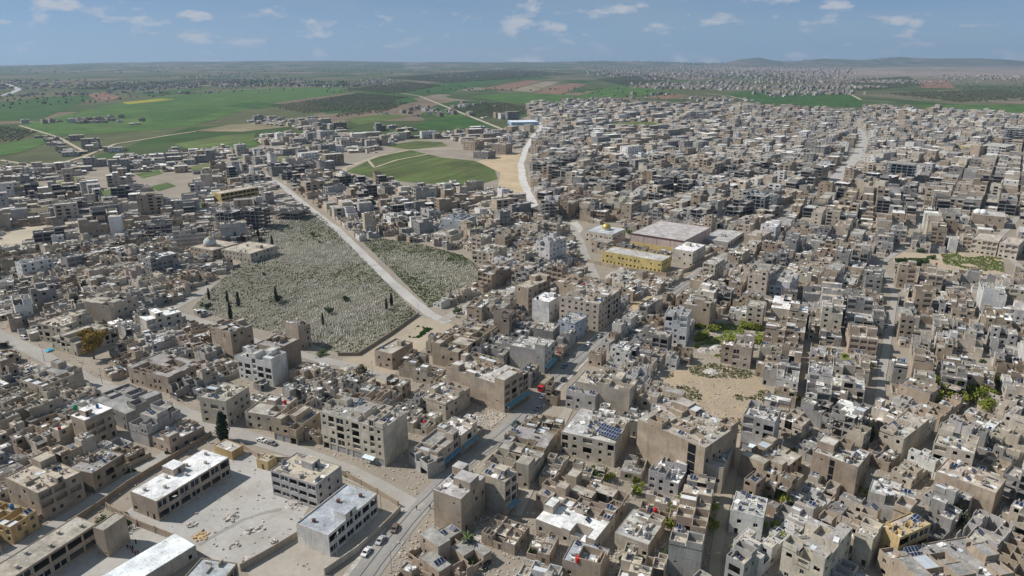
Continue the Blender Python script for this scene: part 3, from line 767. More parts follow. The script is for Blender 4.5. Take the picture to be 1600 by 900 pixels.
def block_from_roof(p0, p1, p2, h):
    """rectangle on the ground from three roof corners seen in the photo: left, near and far-right"""
    A, B, C = G(*p0, h), G(*p1, h), G(*p2, h)
    ux, uy = C[0] - B[0], C[1] - B[1]; vx, vy = A[0] - B[0], A[1] - B[1]
    lu, lv = math.hypot(ux, uy), math.hypot(vx, vy)
    a1 = math.atan2(uy, ux); a2 = math.atan2(vy, vx) - math.pi / 2
    while a2 - a1 > math.pi: a2 -= 2 * math.pi
    while a2 - a1 < -math.pi: a2 += 2 * math.pi
    th = (a1 * lu + a2 * lv) / (lu + lv)
    return B[0], B[1], th, lu, lv
def hand(name, label, cat, p0, p1, p2, h, st=3.2, wall='tan', roof='grey', sides=('win', 'few', 'few', 'win'), par=.35, bay=4.2, openp=0.0, ruin=0.0, n=8, low=0.0, mark=None, big=True, seed=None, spot=True, extra=None, top=None, group=None):
    if top is None: top = .24 if n >= 5 and name in ('apartment_building', 'house', 'unfinished_building', 'ruined_house') else 0.0
    x, y, th, lu, lv = block_from_roof(p0, p1, p2, h)
    cap = 999 if math.hypot(x, y) < 460 or name in ('sports_hall', 'school_building', 'shed', 'shop_row') else 24
    lu, lv = min(lu, cap if name != 'school_building' or math.hypot(x, y) < 300 else 46), min(lv, cap if name != 'school_building' or math.hypot(x, y) < 300 else 46)
    if name == 'unfinished_building' and cap == 24: lu, lv = min(lu, 22), min(math.dist(G(*p0, h), G(*p1, h)), 55)
    print('HAND', name, p1, round(x), round(y), round(math.degrees(th)), round(lu, 1), round(lv, 1), h)
    rng = random.Random(seed if seed is not None else int(p1[0] * 7 + p1[1] * 13))
    wc = jit(WALLS[wall] if isinstance(wall, str) else wall, rng, .03); rc = jit(ROOFS[roof] if isinstance(roof, str) else roof, rng, .03)
    nx_, ny_ = max(1, round(lu / bay)), max(1, round(lv / bay))
    xs, ys = even(lu, nx_, rng if openp or top else None, .28), even(lv, ny_, rng if openp or top else None, .28)
    Z = [[h] * ny_ for _ in range(nx_)]; opn = [[False] * ny_ for _ in range(nx_)]; fl = {}
    for i in range(nx_):
        for j in range(ny_):
            if openp and rng.random() < openp:
                opn[i][j] = True; fl[(i, j)] = max(.06, h - st) if h > st * 1.5 else .06
                if ruin: Z[i][j] = h - rng.random() * ruin * st
            elif low and rng.random() < low: Z[i][j] = max(st, h - st)
            elif top and rng.random() < top:
                if rng.random() < .35: Z[i][j] = h + 2.6
                else: opn[i][j] = True; fl[(i, j)] = h; Z[i][j] = h + rng.uniform(.7, 2.3)
    S = Sink(None, math.hypot(x, y) < 520)
    gen(S, rng, lu, lv, Z, opn, xs, ys, st, wc, rc, sides, 0 if math.hypot(x, y) < 600 else 1, par, ruin=ruin, fl=fl)
    flat = [(i, j) for i in range(nx_) for j in range(ny_) if not opn[i][j] and Z[i][j] == h]
    if n and flat and not openp: clutter(S, rng, .4, .4, lu - .4, lv - .4, h, wc, rc, int(n * 1.6 + (lu * lv / 9 if top else 0)), big and not top)
    if extra: extra(S, rng, lu, lv, h, wc, rc)
    root = finish(S, name, x, y, th)
    tag(root, label, cat, group)
    rect_mark(x, y, th, lu, lv, .6)
    if spot:
        for i, j in sorted(flat, key=lambda q: -(xs[q[0] + 1] - xs[q[0]]) * (ys[q[1] + 1] - ys[q[1]]))[:6]:
            ROOFSPOTS.append((x + xs[i] * math.cos(th) - ys[j] * math.sin(th), y + xs[i] * math.sin(th) + ys[j] * math.cos(th), h, th, xs[i + 1] - xs[i], ys[j + 1] - ys[j], math.hypot(x, y), root))
    if mark:
        c_, s_ = math.cos(th), math.sin(th)
        LANDMARKS.append((mark, x + lu / 2 * c_ - lv / 2 * s_, y + lu / 2 * s_ + lv / 2 * c_))
    return root, x, y, th, lu, lv

# ------------------------------------------------------------ buildings one can point at
def awning(c=(.16, .34, .50), z=3.2, side=0, s0=.5, s1=None, out_=1.8):
    def f(S, rng, w_, d_, h, wc, rc):
        mb = S.part('awning'); e = s1 if s1 else (w_ if side == 0 else d_) - .5
        if side == 0: q = lambda s_, o_, z_: (s_, -o_, z_)
        else: q = lambda s_, o_, z_: (-o_, s_, z_)
        a = [q(s0, .02, z), q(e, .02, z), q(e, out_, z - .5), q(s0, out_, z - .5)]
        mb.face(a, 'cloth', c); mb.face([(p[0], p[1], p[2] - .05) for p in a[::-1]], 'cloth', c)
        for i in range(4):
            j = (i + 1) % 4; mb.face([a[j], a[i], (*a[i][:2], a[i][2] - .05), (*a[j][:2], a[j][2] - .05)], 'cloth', c)
        n_ = max(2, int((e - s0) / 4))
        for k in range(n_ + 1):
            p = q(s0 + .1 + (e - s0 - .2) * k / n_, out_ - .1, 0); S.part('awning_post').box(p[0] - .05, p[1] - .05, 0, p[0] + .05, p[1] + .05, z - .56, 'metal', (.3, .3, .3))
    return f
def rooms(*bs):
    """boxes on the roof: (x0, y0, x1, y1 as shares of the roof, height, name)"""
    def f(S, rng, w_, d_, h, wc, rc):
        for (a, b_, c_, d, hh, nm) in bs:
            mb = S.part(nm); mb.box(a * w_, b_ * d_, h + .004, c_ * w_, d * d_, h + hh, 'masonry', wc, 'slab', rc)
            x = (a + c_) / 2 * w_; S.part('door', mb).box(x - .5, b_ * d_ - .03, h + .02, x + .5, b_ * d_ - .002, h + 1.95, 'metal', (.06, .055, .05))
    return f
def vents(n_, c=(.45, .41, .36)):
    def f(S, rng, w_, d_, h, wc, rc):
        for k in range(n_):
            mb = S.part('roof_vent'); x, y = w_ * (k + .6) / (n_ + .2), d_ * (.32 if k % 2 else .68)
            mb.obox(x, y, h + .003, .8, .8, .9, 0, 'masonry', c); mb.obox(x, y, h + .91, 1.0, 1.0, .1, 0, 'masonry', c, bottom=True)
    return f
def pilasters(step, c, side=0):
    def f(S, rng, w_, d_, h, wc, rc):
        n_ = int((w_ if side == 0 else d_) / step)
        for k in range(n_ + 1):
            mb = S.part('pier'); s_ = (w_ if side == 0 else d_) * k / n_
            if side == 0: mb.box(s_ - .2, -.14, 0, s_ + .2, -.003, h + .1, 'masonry', c)
            else: mb.box(-.14, s_ - .2, 0, -.003, s_ + .2, h + .1, 'masonry', c)
    return f
def stub_columns(n_):
    def f(S, rng, w_, d_, h, wc, rc):
        for k in range(n_):
            S.part('column_stub').obox(rng.uniform(.6, w_ - .6), rng.uniform(.6, d_ - .6), h + .003, .35, .35, rng.uniform(1.2, 2.6), 0, 'masonry', (.36, .35, .33))
    return f
def slit(pos, wid=1.2):
    def f(S, rng, w_, d_, h, wc, rc):
        mb = S.part('stair_slot'); y = d_ * pos
        mb.box(-.03, y - wid / 2, 1.2, -.004, y + wid / 2, h - .6, 'glass', (.01, .01, .01), bottom=True)
        for z in np.arange(3.2, h - 1, 3.2): S.part('landing').box(-.12, y - wid / 2, z, -.034, y + wid / 2, z + .18, 'masonry', wc, bottom=True)
    return f
def dome_on(fx, fy, r_, mat, c, drum=1.2, z=0.0, hk=1.0):
    def f(S, rng, w_, d_, h, wc, rc):
        mb = S.part('dome'); x, y = w_ * fx, d_ * fy
        mb.cyl(x, y, h + z + .003, r_ * 1.02, r_, drum, 20, 'masonry', wc, cap=False)
        mb.dome(x, y, h + z + drum, r_, r_ * hk, 20, 7, mat, c)
        mb.cyl(x, y, h + z + drum + r_ * hk - .05, .12, .03, 1.4, 6, 'gold', (1, 1, 1))
    return f
def both(*fs):
    def f(*a):
        for g in fs: g(*a)
    return f
SCH, APT, HSE, RUI, UNF, MSQ = 'school', 'apartment block', 'house', 'ruin', 'unfinished building', 'mosque'
TB = 'school_building'
B_ = hand
B_(TB, 'two-storey tan school with long white roof beside the rubble-strewn yard', SCH, (202, 768), (244, 784), (358, 715), 7.4, 3.5, 'tan', 'white', ('strip', 'few', 'few', 'few'), .12, 4.4, n=0, mark='the white-roofed school', extra=both(rooms((.42, .55, .58, .98, 2.6, 'stair_head')), vents(7)), spot=False)
B_(TB, 'three-storey gutted grey school with window strips and littered sandy roof', SCH, (422, 736), (493, 759), (534, 729), 9.2, 3.0, 'pale grey', 'sandy', ('win', 'few', 'few', 'strip'), .3, 4.2, n=22, mark='the gutted grey school', extra=rooms((.5, .35, .8, .6, 2.6, 'stair_head')), spot=False)
B_(TB, 'two-storey white school with blue-grey roof and corner stair tower by the road', SCH, (463, 819), (513, 838), (589, 773), 7.2, 3.5, 'white', 'blue-grey', ('strip', 'few', 'few', 'blank'), .45, 4.0, n=0, mark='the white school', extra=both(rooms((.34, .0, .56, .36, 2.4, 'stair_tower')), vents(4, (.16, .07, .06))), spot=False)
B_(TB, 'long two-storey tan school range with dark window bands beside the lower yard', SCH, (-40, 905), (-8, 921), (150, 818), 7.2, 3.5, 'tan', 'buff', ('strip', 'few', 'few', 'few'), .2, 5.0, n=0, extra=vents(6), spot=False)
B_('school_stair_block', 'tall blank tan stair block ending the long school range', SCH, (150, 822), (162, 830), (192, 805), 9.2, 3.2, 'tan', 'buff', ('blank', 'blank', 'blank', 'blank'), .25, 5, n=0, spot=False)
B_('shed', 'long low shed with white corrugated metal roof at the lower yard', 'shed', (150, 905), (186, 925), (308, 853), 4.6, 4.6, 'pale grey', (.80, .84, .86), ('few', 'blank', 'blank', 'blank'), .02, 6, n=0, mark='the white shed', spot=False,
   extra=lambda S, rng, w_, d_, h, wc, rc: [S.part('roof_rib').box(w_ * k / 26, .1, h + .004, w_ * k / 26 + .12, d_ - .1, h + .08, 'metal', (.74, .78, .80)) for k in range(26)])
B_(TB, 'low grey-roofed school annex in front of the white shed', SCH, (270, 925), (318, 945), (357, 880), 4.6, 3.6, 'tan', 'blue-grey', ('strip', 'few', 'few', 'few'), .4, 4.5, n=8, spot=False)
B_('gatehouse', 'small ochre gatehouse at the school yard wall', 'gatehouse', (402, 717), (418, 723), (430, 713), 3.4, 3.4, 'ochre', 'buff', ('few', 'few', 'few', 'few'), .3, 4, n=2, spot=False, mark='the ochre gatehouse')
B_('hut', 'small flat-roofed tan hut below the tall dark cypress', 'hut', (336, 696), (362, 707), (378, 696), 3.3, 3.3, 'ochre', 'pale grey', ('few', 'few', 'few', 'few'), .3, 4, n=3, spot=False)
AB = 'apartment_building'
B_(AB, 'three-storey tan block with sandy roof and stair tower on the school lane', APT, (13, 744), (59, 772), (123, 737), 9.8, 3.2, 'tan', 'sandy', ('balc', 'few', 'few', 'few'), .3, 4.6, n=6, mark='the sandy-roofed tan block', extra=rooms((.45, .0, .6, .3, 2.0, 'stair_tower')))
B_(AB, 'narrow two-storey brown block with open loggias above the school lane', APT, (118, 726), (144, 741), (183, 708), 7.4, 3.2, 'brown', 'grey', ('balc', 'few', 'few', 'few'), .3, 4.4, n=5)
B_('house', 'yellow-walled house with roofless rooms on the school lane', HSE, (-34, 800), (15, 824), (48, 797), 6.2, 3.1, 'ochre', 'buff', ('win', 'few', 'few', 'win'), .3, 3.6, openp=.5, n=4, mark='the yellow-walled house')
B_(AB, 'five-storey pale apartment block with rows of balconies and bare grey roof', APT, (503, 641), (598, 671), (632, 643), 15.2, 3.0, 'cream', 'grey', ('blank', 'few', 'few', 'shop'), .15, 3.6, n=14, mark='the five-storey pale block', extra=both(stub_columns(7), awning((.62, .74, .80), 2.9, 3, 4, 9)))
B_(AB, 'two-storey market block with blue awning at the road junction', APT, (647, 699), (684, 710), (718, 683), 7.2, 3.5, 'beige', 'grey', ('shop', 'few', 'few', 'blank'), .5, 4.2, openp=.22, n=8, mark='the blue-awning market', extra=awning((.09, .20, .30), 3.2, 0))
B_(AB, 'two-storey white-roofed market block with pale blue awning along the main road', APT, (681, 671), (720, 682), (748, 664), 7.2, 3.5, 'cream', 'white', ('shop', 'few', 'few', 'blank'), .4, 4.2, n=9, extra=awning((.13, .24, .31), 3.2, 0))
B_('house', 'one-storey corner shop row with pale balcony before the five-storey block', HSE, (640, 712), (668, 734), (694, 722), 3.6, 3.5, 'pale grey', 'buff', ('shop', 'few', 'few', 'shop'), .3, 4, n=8)
B_(AB, 'four-storey bare concrete-block tower with stained pale roof at the road junction', APT, (677, 765), (720, 780), (758, 744), 13.2, 3.2, 'tan', 'pale grey', ('few', 'blank', 'blank', 'blank'), .0, 4.4, n=6, mark='the bare block tower', big=False)
B_(AB, 'four-storey sandy-roofed block with recessed balconies behind the bare tower', APT, (750, 738), (789, 754), (806, 737), 12.6, 3.2, 'beige', 'sandy', ('balc', 'few', 'few', 'blank'), .15, 4.2, n=3, extra=awning((.14, .24, .30), 3.4, 0))
B_('ruined_house', 'two-storey roofless row along the alley beside the sandy-roofed block', RUI, (760, 718), (826, 738), (847, 707), 7.0, 3.3, 'beige', 'buff', ('few', 'few', 'few', 'few'), .4, 4.0, openp=.4, ruin=.3, n=5, mark='the alley ruins')
B_('ruined_house', 'grey walled roof terrace with red tank between alley and main road', RUI, (784, 691), (847, 708), (866, 677), 6.6, 3.3, 'tan', 'grey', ('few', 'few', 'few', 'win'), .6, 4.0, openp=.3, ruin=.3, n=10)
B_('ruined_house', 'broken roofless house with arched gaps at the top of the alley', RUI, (811, 665), (866, 677), (881, 652), 6.0, 3.1, 'tan', 'buff', ('few', 'few', 'few', 'few'), .4, 3.6, openp=.75, ruin=.7, n=5)
B_('house', 'three-storey house carrying the largest solar array on its rubble-littered roof', HSE, (879, 672), (961, 694), (980, 653), 9.6, 3.2, 'beige', 'pale grey', ('blank', 'few', 'few', 'balc'), .2, 4.4, n=16, mark='the big solar array', big=False)
B_(AB, 'tall block with huge blank tan wall and broken stair bays', APT, (1019, 646), (1102, 700), (1122, 655), 17.0, 3.2, 'tan', 'buff', ('few', 'few', 'few', 'blank'), .0, 4.4, n=18, mark='the huge blank wall', extra=slit(.18, 3.0))
B_('house', 'white-roofed house leaning against the huge blank wall', HSE, (1019, 737), (1060, 757), (1070, 720), 5.4, 3.1, 'pale grey', 'white', ('few', 'few', 'few', 'win'), .3, 4, n=5)
B_(AB, 'three-storey block with blue-stained roof squeezed beside the dark alley', APT, (1104, 729), (1130, 736), (1149, 684), 9.0, 3.1, 'beige', (.10, .20, .30), ('blank', 'few', 'few', 'few'), .3, 4, n=8, big=False)
B_(AB, 'four-storey grey block with central balconies and pale awning by the dirt lot', APT, (1160, 651), (1211, 661), (1227, 645), 14.0, 3.3, 'pale grey', 'pale grey', ('blank', 'few', 'few', 'shop'), .5, 3.6, n=14, mark='the four-storey grey block', extra=awning((.66, .76, .82), 3.2, 3, 2, 8))
B_('house', 'wide low house with pair of solar panels before the grey block', HSE, (1152, 724), (1212, 745), (1262, 716), 5.6, 3.1, 'tan', 'buff', ('win', 'few', 'few', 'few'), .3, 4.2, n=8)
B_(AB, 'four-storey brown block with dark stair slot and many small solar panels', APT, (1269, 707), (1341, 731), (1364, 708), 12.6, 3.2, 'brown', 'pale grey', ('few', 'few', 'few', 'blank'), .25, 4.4, n=10, mark='the dark stair slot', extra=slit(.55, 1.6), big=False)
B_('house', 'beige stone house with long balcony and paired arched windows', HSE, (1458, 698), (1522, 711), (1542, 692), 9.4, 3.2, 'cream', 'sandy', ('balc', 'few', 'few', 'balc'), .5, 4.2, n=9, mark='the long-balcony house')
B_(AB, 'three-storey blank-walled tan building with stepped faces and red tank', APT, (1458, 748), (1556, 772), (1600, 762), 9.6, 3.2, 'tan', 'sandy', ('blank', 'few', 'few', 'blank'), .3, 5, n=8, mark='the stepped blank walls')
B_('house', 'white-walled house with standing solar strip and rubble on terrace', HSE, (1356, 772), (1428, 790), (1442, 766), 8.4, 3.1, 'pale grey', 'pale grey', ('few', 'few', 'few', 'blank'), .3, 4.2, n=12, low=.25)
B_(AB, 'ochre corner building with paired arched windows and collapsed rusty roof', APT, (1372, 824), (1406, 842), (1459, 823), 10.2, 3.2, 'ochre', 'sandy', ('strip', 'few', 'few', 'win'), .4, 4.4, n=14, mark='the ochre corner building', big=False)
B_('house', 'broad grey flat-roofed hall at the bottom edge', HSE, (1413, 863), (1440, 925), (1545, 872), 6.2, 3.4, 'tan', 'grey', ('few', 'few', 'few', 'few'), .45, 5.5, n=10, mark='the broad grey hall')
B_('house', 'two-storey white house with four small windows and red tank', HSE, (1141, 801), (1193, 810), (1207, 782), 8.0, 3.1, 'white', 'pale grey', ('win', 'few', 'few', 'win'), .25, 4.2, n=5, mark='the four-window white house')
B_('house', 'one-storey house with crumbling roof edge and slanted solar panel', HSE, (964, 829), (1013, 852), (1033, 811), 5.0, 3.2, 'beige', 'pale grey', ('few', 'few', 'few', 'few'), .12, 4.6, n=14, mark='the crumbling roof edge')
B_('house', 'low house with blue-grey roof and red barrel at the alley mouth', HSE, (881, 872), (938, 892), (948, 858), 5.2, 3.1, 'tan', 'blue-grey', ('few', 'few', 'few', 'few'), .3, 4.6, n=5, mark='the blue-grey roof')
B_('ruined_house', 'long roofless courtyard house with gabled partitions below the alley', RUI, (842, 768), (952, 812), (975, 768), 5.6, 3.1, 'tan', 'buff', ('few', 'few', 'few', 'few'), .4, 4.4, openp=.55, ruin=.25, n=8, mark='the gabled partitions')
B_('ruined_house', 'white-roofed broken row house fronting the alley mouth', RUI, (838, 810), (930, 846), (960, 806), 4.8, 3.1, 'beige', 'white', ('few', 'few', 'few', 'win'), .4, 4.2, openp=.3, ruin=.3, n=10)
B_('ruined_house', 'roofless house with garden palm beside the main road', RUI, (640, 855), (700, 905), (765, 858), 4.0, 3.4, 'tan', 'grey', ('few', 'few', 'few', 'few'), .2, 4.6, openp=.5, ruin=.5, n=6)
# along the street to the upper left
B_(AB, 'four-storey tan block with white roof and green tank', APT, (108, 650), (132, 657), (177, 638), 11.6, 3.1, 'tan', 'white', ('balc', 'few', 'few', 'few'), .0, 4.4, n=3, mark='the white-roofed tan block')
B_('unfinished_building', 'grey cast-concrete shell with column stubs above the grassy plot', UNF, (200, 655), (228, 664), (281, 637), 9.4, 4.6, 'pale grey', 'grey', ('blank', 'blank', 'blank', 'blank'), .5, 5, openp=.7, ruin=.35, n=6, mark='the concrete shell')
B_('house', 'broad two-storey house with slotted grey roof behind the concrete shell', HSE, (150, 622), (196, 648), (250, 622), 7.2, 3.2, 'grey', 'grey', ('few', 'few', 'few', 'few'), .3, 4.6, openp=.15, n=12)
B_('house', 'low tan house with sandy terrace below the concrete shell', HSE, (240, 680), (265, 694), (316, 666), 4.4, 3.4, 'tan', 'pale grey', ('win', 'few', 'few', 'few'), .4, 4.4, n=8)
B_(AB, 'four-storey beige block with rounded balconies beside the dark cypress', APT, (315, 618), (352, 628), (384, 604), 11.2, 3.1, 'beige', 'buff', ('win', 'few', 'few', 'balc'), .25, 3.8, n=8, mark='the beige block by the cypress')
B_('house', 'two-storey house with white inner court wall opposite the parked cars', HSE, (390, 640), (428, 652), (455, 622), 6.6, 3.2, 'beige', 'buff', ('few', 'few', 'few', 'win'), .5, 4.2, openp=.2, n=6)
B_('house', 'two-storey shop house with cluttered roof opposite the parked cars', HSE, (432, 660), (462, 672), (498, 642), 6.6, 3.2, 'tan', 'buff', ('few', 'few', 'few', 'shop'), .6, 4, openp=.25, n=8)
B_(AB, 'three-storey white-fronted block with blown-out balconies below the cemetery', APT, (368, 557), (424, 568), (450, 556), 11.4, 3.1, 'white', 'pale grey', ('blank', 'few', 'few', 'balc'), .4, 4.0, n=8, mark='the white-fronted block')
B_(AB, 'four-storey brown bare-block building beside the cemetery lane', APT, (400, 538), (436, 546), (468, 530), 13.6, 3.3, 'brown', 'grey', ('blank', 'blank', 'blank', 'few'), .4, 4.6, openp=.3, n=6, mark='the brown bare-block building')
B_(AB, 'four-storey bare-block building with notched roof at the cemetery corner', APT, (322, 512), (360, 521), (398, 511), 13.0, 3.2, 'tan', 'buff', ('few', 'few', 'few', 'blank'), .5, 4.4, openp=.3, n=6)
B_('ruined_house', 'two-storey burnt shell of open rooms beside the cemetery corner street', RUI, (202, 572), (262, 590), (312, 566), 8.0, 3.1, 'tan', 'grey', ('win', 'few', 'few', 'balc'), .3, 3.8, openp=.6, ruin=.3, n=4, mark='the burnt shell')
B_(AB, 'three-storey damaged block with shell holes near the yellow tree', APT, (128, 467), (170, 476), (206, 458), 11.0, 3.2, 'beige', 'buff', ('few', 'few', 'few', 'blank'), .3, 4.4, openp=.3, ruin=.4, n=6, mark='the shell-holed block')
B_(AB, 'three-storey balconied block with terraces behind the yellow tree', APT, (70, 502), (94, 512), (134, 492), 9.4, 3.1, 'beige', 'sandy', ('few', 'few', 'few', 'balc'), .3, 4.2, n=6)
B_(AB, 'two-storey curved-front balcony block beneath the yellow tree', APT, (86, 524), (118, 538), (180, 514), 6.6, 3.1, 'beige', 'buff', ('balc', 'few', 'few', 'balc'), .3, 4.2, n=8)
B_('house', 'long flat-roofed hall with open frame beside the left street', HSE, (38, 590), (66, 604), (124, 578), 7.0, 3.4, 'beige', 'grey', ('blank', 'few', 'few', 'few'), .3, 4.6, openp=.35, n=5)
B_('house', 'two-storey brown house with turquoise balcony by the cemetery dirt', HSE, (591, 546), (612, 555), (638, 535), 7.6, 3.2, 'tan', 'buff', ('few', 'few', 'few', 'balc'), .7, 4.2, n=4, mark='the turquoise-balcony house')
# middle of the picture
B_(AB, 'three-storey terrace block with long stepped balconies above the market', APT, (682, 540), (716, 552), (768, 508), 8.6, 3.0, 'tan', 'buff', ('balc', 'few', 'few', 'few'), .4, 4.2, openp=.4, n=8, mark='the stepped terrace block')
B_(AB, 'four-storey blank-walled block with balcony stacks facing the main road', APT, (692, 577), (788, 604), (832, 583), 12.0, 3.1, 'tan', 'pale grey', ('balc', 'few', 'few', 'blank'), .2, 4.2, n=16, mark='the lorry', extra=awning((.12, .30, .38), 3.2, 0))
B_(AB, 'two-storey house with slanting terrace beside the rubble plot', APT, (660, 620), (696, 634), (732, 610), 6.6, 3.2, 'beige', 'pale grey', ('few', 'few', 'few', 'win'), .4, 4.2, n=8)
B_(AB, 'three-storey pale grey block-work building on the main road', APT, (795, 541), (851, 549), (870, 533), 11.4, 3.2, 'pale grey', 'pale grey', ('balc', 'few', 'few', 'blank'), .3, 4.2, n=8, mark='the pale block-work building', extra=awning((.14, .34, .42), 3.2, 0))
B_(AB, 'five-storey long apartment block with red tanks on the main road', APT, (872, 466), (936, 476), (976, 453), 15.6, 3.1, 'beige', 'buff', ('balc', 'few', 'few', 'win'), .3, 4.0, n=12, mark='the five-storey road block')
B_(AB, 'white rendered three-storey cube beside the five-storey road block', APT, (833, 467), (858, 473), (874, 461), 12.0, 3.1, 'white', 'white', ('few', 'blank', 'blank', 'blank'), .3, 4.4, n=3)
B_(AB, 'narrow blue-grey painted building with flag-coloured laundry on the main road', APT, (872, 501), (898, 507), (918, 494), 9.6, 3.1, (.36, .40, .44), 'pale grey', ('few', 'few', 'few', 'few'), .4, 4.2, n=6)
B_(AB, 'four-storey tan block with twin faces and tilted panels above the green rubble', APT, (1066, 475), (1110, 482), (1120, 468), 12.4, 3.1, 'tan', 'grey', ('few', 'few', 'few', 'few'), .3, 4.4, n=8, mark='the twin-faced block')
B_(AB, 'four-storey blank block with bright roof above the dirt lot', APT, (896, 600), (984, 613), (1005, 597), 11.4, 3.1, 'beige', 'cream' if 'cream' in ROOFS else 'sandy', ('few', 'few', 'few', 'blank'), .3, 4.4, n=14, mark='the bright-roofed block')
B_('house', 'two-storey house with green-barred balcony beside the main road', HSE, (884, 610), (930, 620), (944, 606), 8.2, 3.1, 'pale grey', 'grey', ('blank', 'few', 'few', 'balc'), .3, 4.2, n=6)
B_('house', 'low grey-roofed house at the edge of the dirt lot', HSE, (1000, 625), (1058, 638), (1072, 620), 6.0, 3.1, 'beige', 'grey', ('few', 'few', 'few', 'few'), .2, 4.2, n=10)
# school, mosque and hall quarter
B_(TB, 'long two-storey yellow school with window rows inside its wall', SCH, (923, 388), (1034, 409), (1043, 400), 8.4, 4.0, 'yellow', 'pale grey', ('win', 'few', 'few', 'win'), .5, 3.0, n=5, mark='the yellow school', spot=False)
B_('sports_hall', 'large pink hall with yellow base and pale grey roof', 'hall', (989, 363), (1069, 377), (1103, 355), 11.5, 11.5, (.54, .42, .385), (.45, .42, .405), ('blank', 'blank', 'blank', 'blank'), .25, 9, n=0, mark='the pink hall', spot=False, big=False,
   extra=both(pilasters(9, (.40, .36, .33), 3), lambda S, rng, w_, d_, h, wc, rc: S.part('base_course').box(-.2, -.2, 0, -.16 + .1, d_ + .2, 5.4, 'paint', WALLS['yellow']), lambda S, rng, w_, d_, h, wc, rc: S.part('eaves_band').box(-.3, -.1, h - .7, -.02, d_ + .1, h + .3, 'paint', (.13, .06, .05), bottom=True)))
B_(AB, 'three-storey cream block beside the yellow school', APT, (1053, 388), (1083, 394), (1099, 382), 11.0, 3.3, 'cream', 'white', ('win', 'few', 'few', 'few'), .3, 4.0, n=4, mark='the cream school block', spot=False)
B_('mosque', 'pale stone mosque with golden dome and rows of arched windows', MSQ, (910, 356), (957, 367), (968, 354), 8.6, 4.0, 'cream', (.52, .55, .57), ('win', 'win', 'win', 'win'), .3, 3.8, n=0, mark='the golden-domed mosque', spot=False, extra=dome_on(.55, .5, 3.6, 'gold', (1, 1, 1), 1.6))
B_('house', 'low flat-roofed hall in front of the golden-domed mosque', HSE, (928, 374), (950, 380), (958, 372), 4.4, 3.6, 'tan', 'grey', ('few', 'few', 'few', 'few'), .3, 4.4, n=4, spot=False)
B_('shop_row', 'long low commercial hall with pale roof at the roadside', 'shop row', (1098, 372), (1138, 379), (1158, 362), 4.6, 4.4, 'pale grey', 'pale grey', ('shop', 'few', 'few', 'few'), .3, 5, n=6, spot=False)
B_('unfinished_building', 'dark five-storey open concrete frame beside the upper main road', UNF, (1160, 303), (1196, 308), (1206, 300), 17.0, 3.4, (.24, .26, .27), 'grey', ('frame',) * 4, .0, 5, n=5, mark='the dark open frame', spot=False)
B_('unfinished_building', 'dark curved-corner seven-floor frame near the far dual road', UNF, (1386, 254), (1428, 258), (1440, 249), 21.0, 3.4, (.20, .22, .24), 'grey', ('frame',) * 4, .0, 6, n=3, mark='the tall dark frame', spot=False)
B_('unfinished_building', 'tall dark frame building at the edge beyond the far houses', UNF, (1572, 199), (1616, 202), (1624, 196), 30.0, 3.6, (.20, .22, .25), 'pale grey', ('frame',) * 4, .0, 8, n=3, spot=False, mark='the tall edge frame')
B_('unfinished_building', 'distant eight-floor open frame left of the far dual road', UNF, (1084, 172), (1104, 174), (1112, 169), 26.0, 3.6, (.26, .28, .30), 'grey', ('frame',) * 4, .0, 8, n=3, spot=False, mark='the distant eight-floor frame')
B_(TB, 'distant bright yellow school among the far houses', SCH, (1498, 228), (1530, 231), (1545, 225), 11.0, 3.6, 'yellow', 'sandy', ('win',) * 4, .4, 6, n=3, spot=False, mark='the distant yellow school')
B_(TB, 'distant white three-storey school beside the yellow one', SCH, (1542, 226), (1572, 230), (1580, 223), 12.0, 3.8, 'white', 'pale grey', ('strip',) * 4, .4, 6, n=3, spot=False)
B_('house', 'blank-walled tan roadside house opposite the cream school block', HSE, (1166, 366), (1190, 371), (1200, 362), 9.0, 3.2, 'tan', 'buff', ('few', 'few', 'few', 'blank'), .4, 4.4, n=4, spot=False)
B_('arcaded_building', 'ornate cream building with two storeys of arched windows above the garden', 'stone building', (1520, 373), (1560, 379), (1566, 367), 11.0, 3.5, 'cream', 'sandy', ('few', 'few', 'few', 'balc'), .6, 3.6, n=4, mark='the ornate cream building', spot=False)
B_('arcaded_building', 'second ornate cream arched building by the garden with dark panel roof', 'stone building', (1563, 379), (1592, 384), (1600, 372), 11.0, 3.5, 'cream', 'sandy', ('few', 'few', 'few', 'balc'), .6, 3.6, n=4, spot=False)
B_('mosque', 'broad blank-walled stone mosque with two white domes', MSQ, (1510, 336), (1572, 340), (1580, 326), 10.0, 5.0, 'tan', 'pale grey', ('blank', 'blank', 'blank', 'few'), .4, 7, n=0, mark='the twin white domes', spot=False, extra=both(dome_on(.3, .7, 3.4, 'paint', (.75, .74, .72), .8), dome_on(.3, .86, 3.4, 'paint', (.75, .74, .72), .8)))
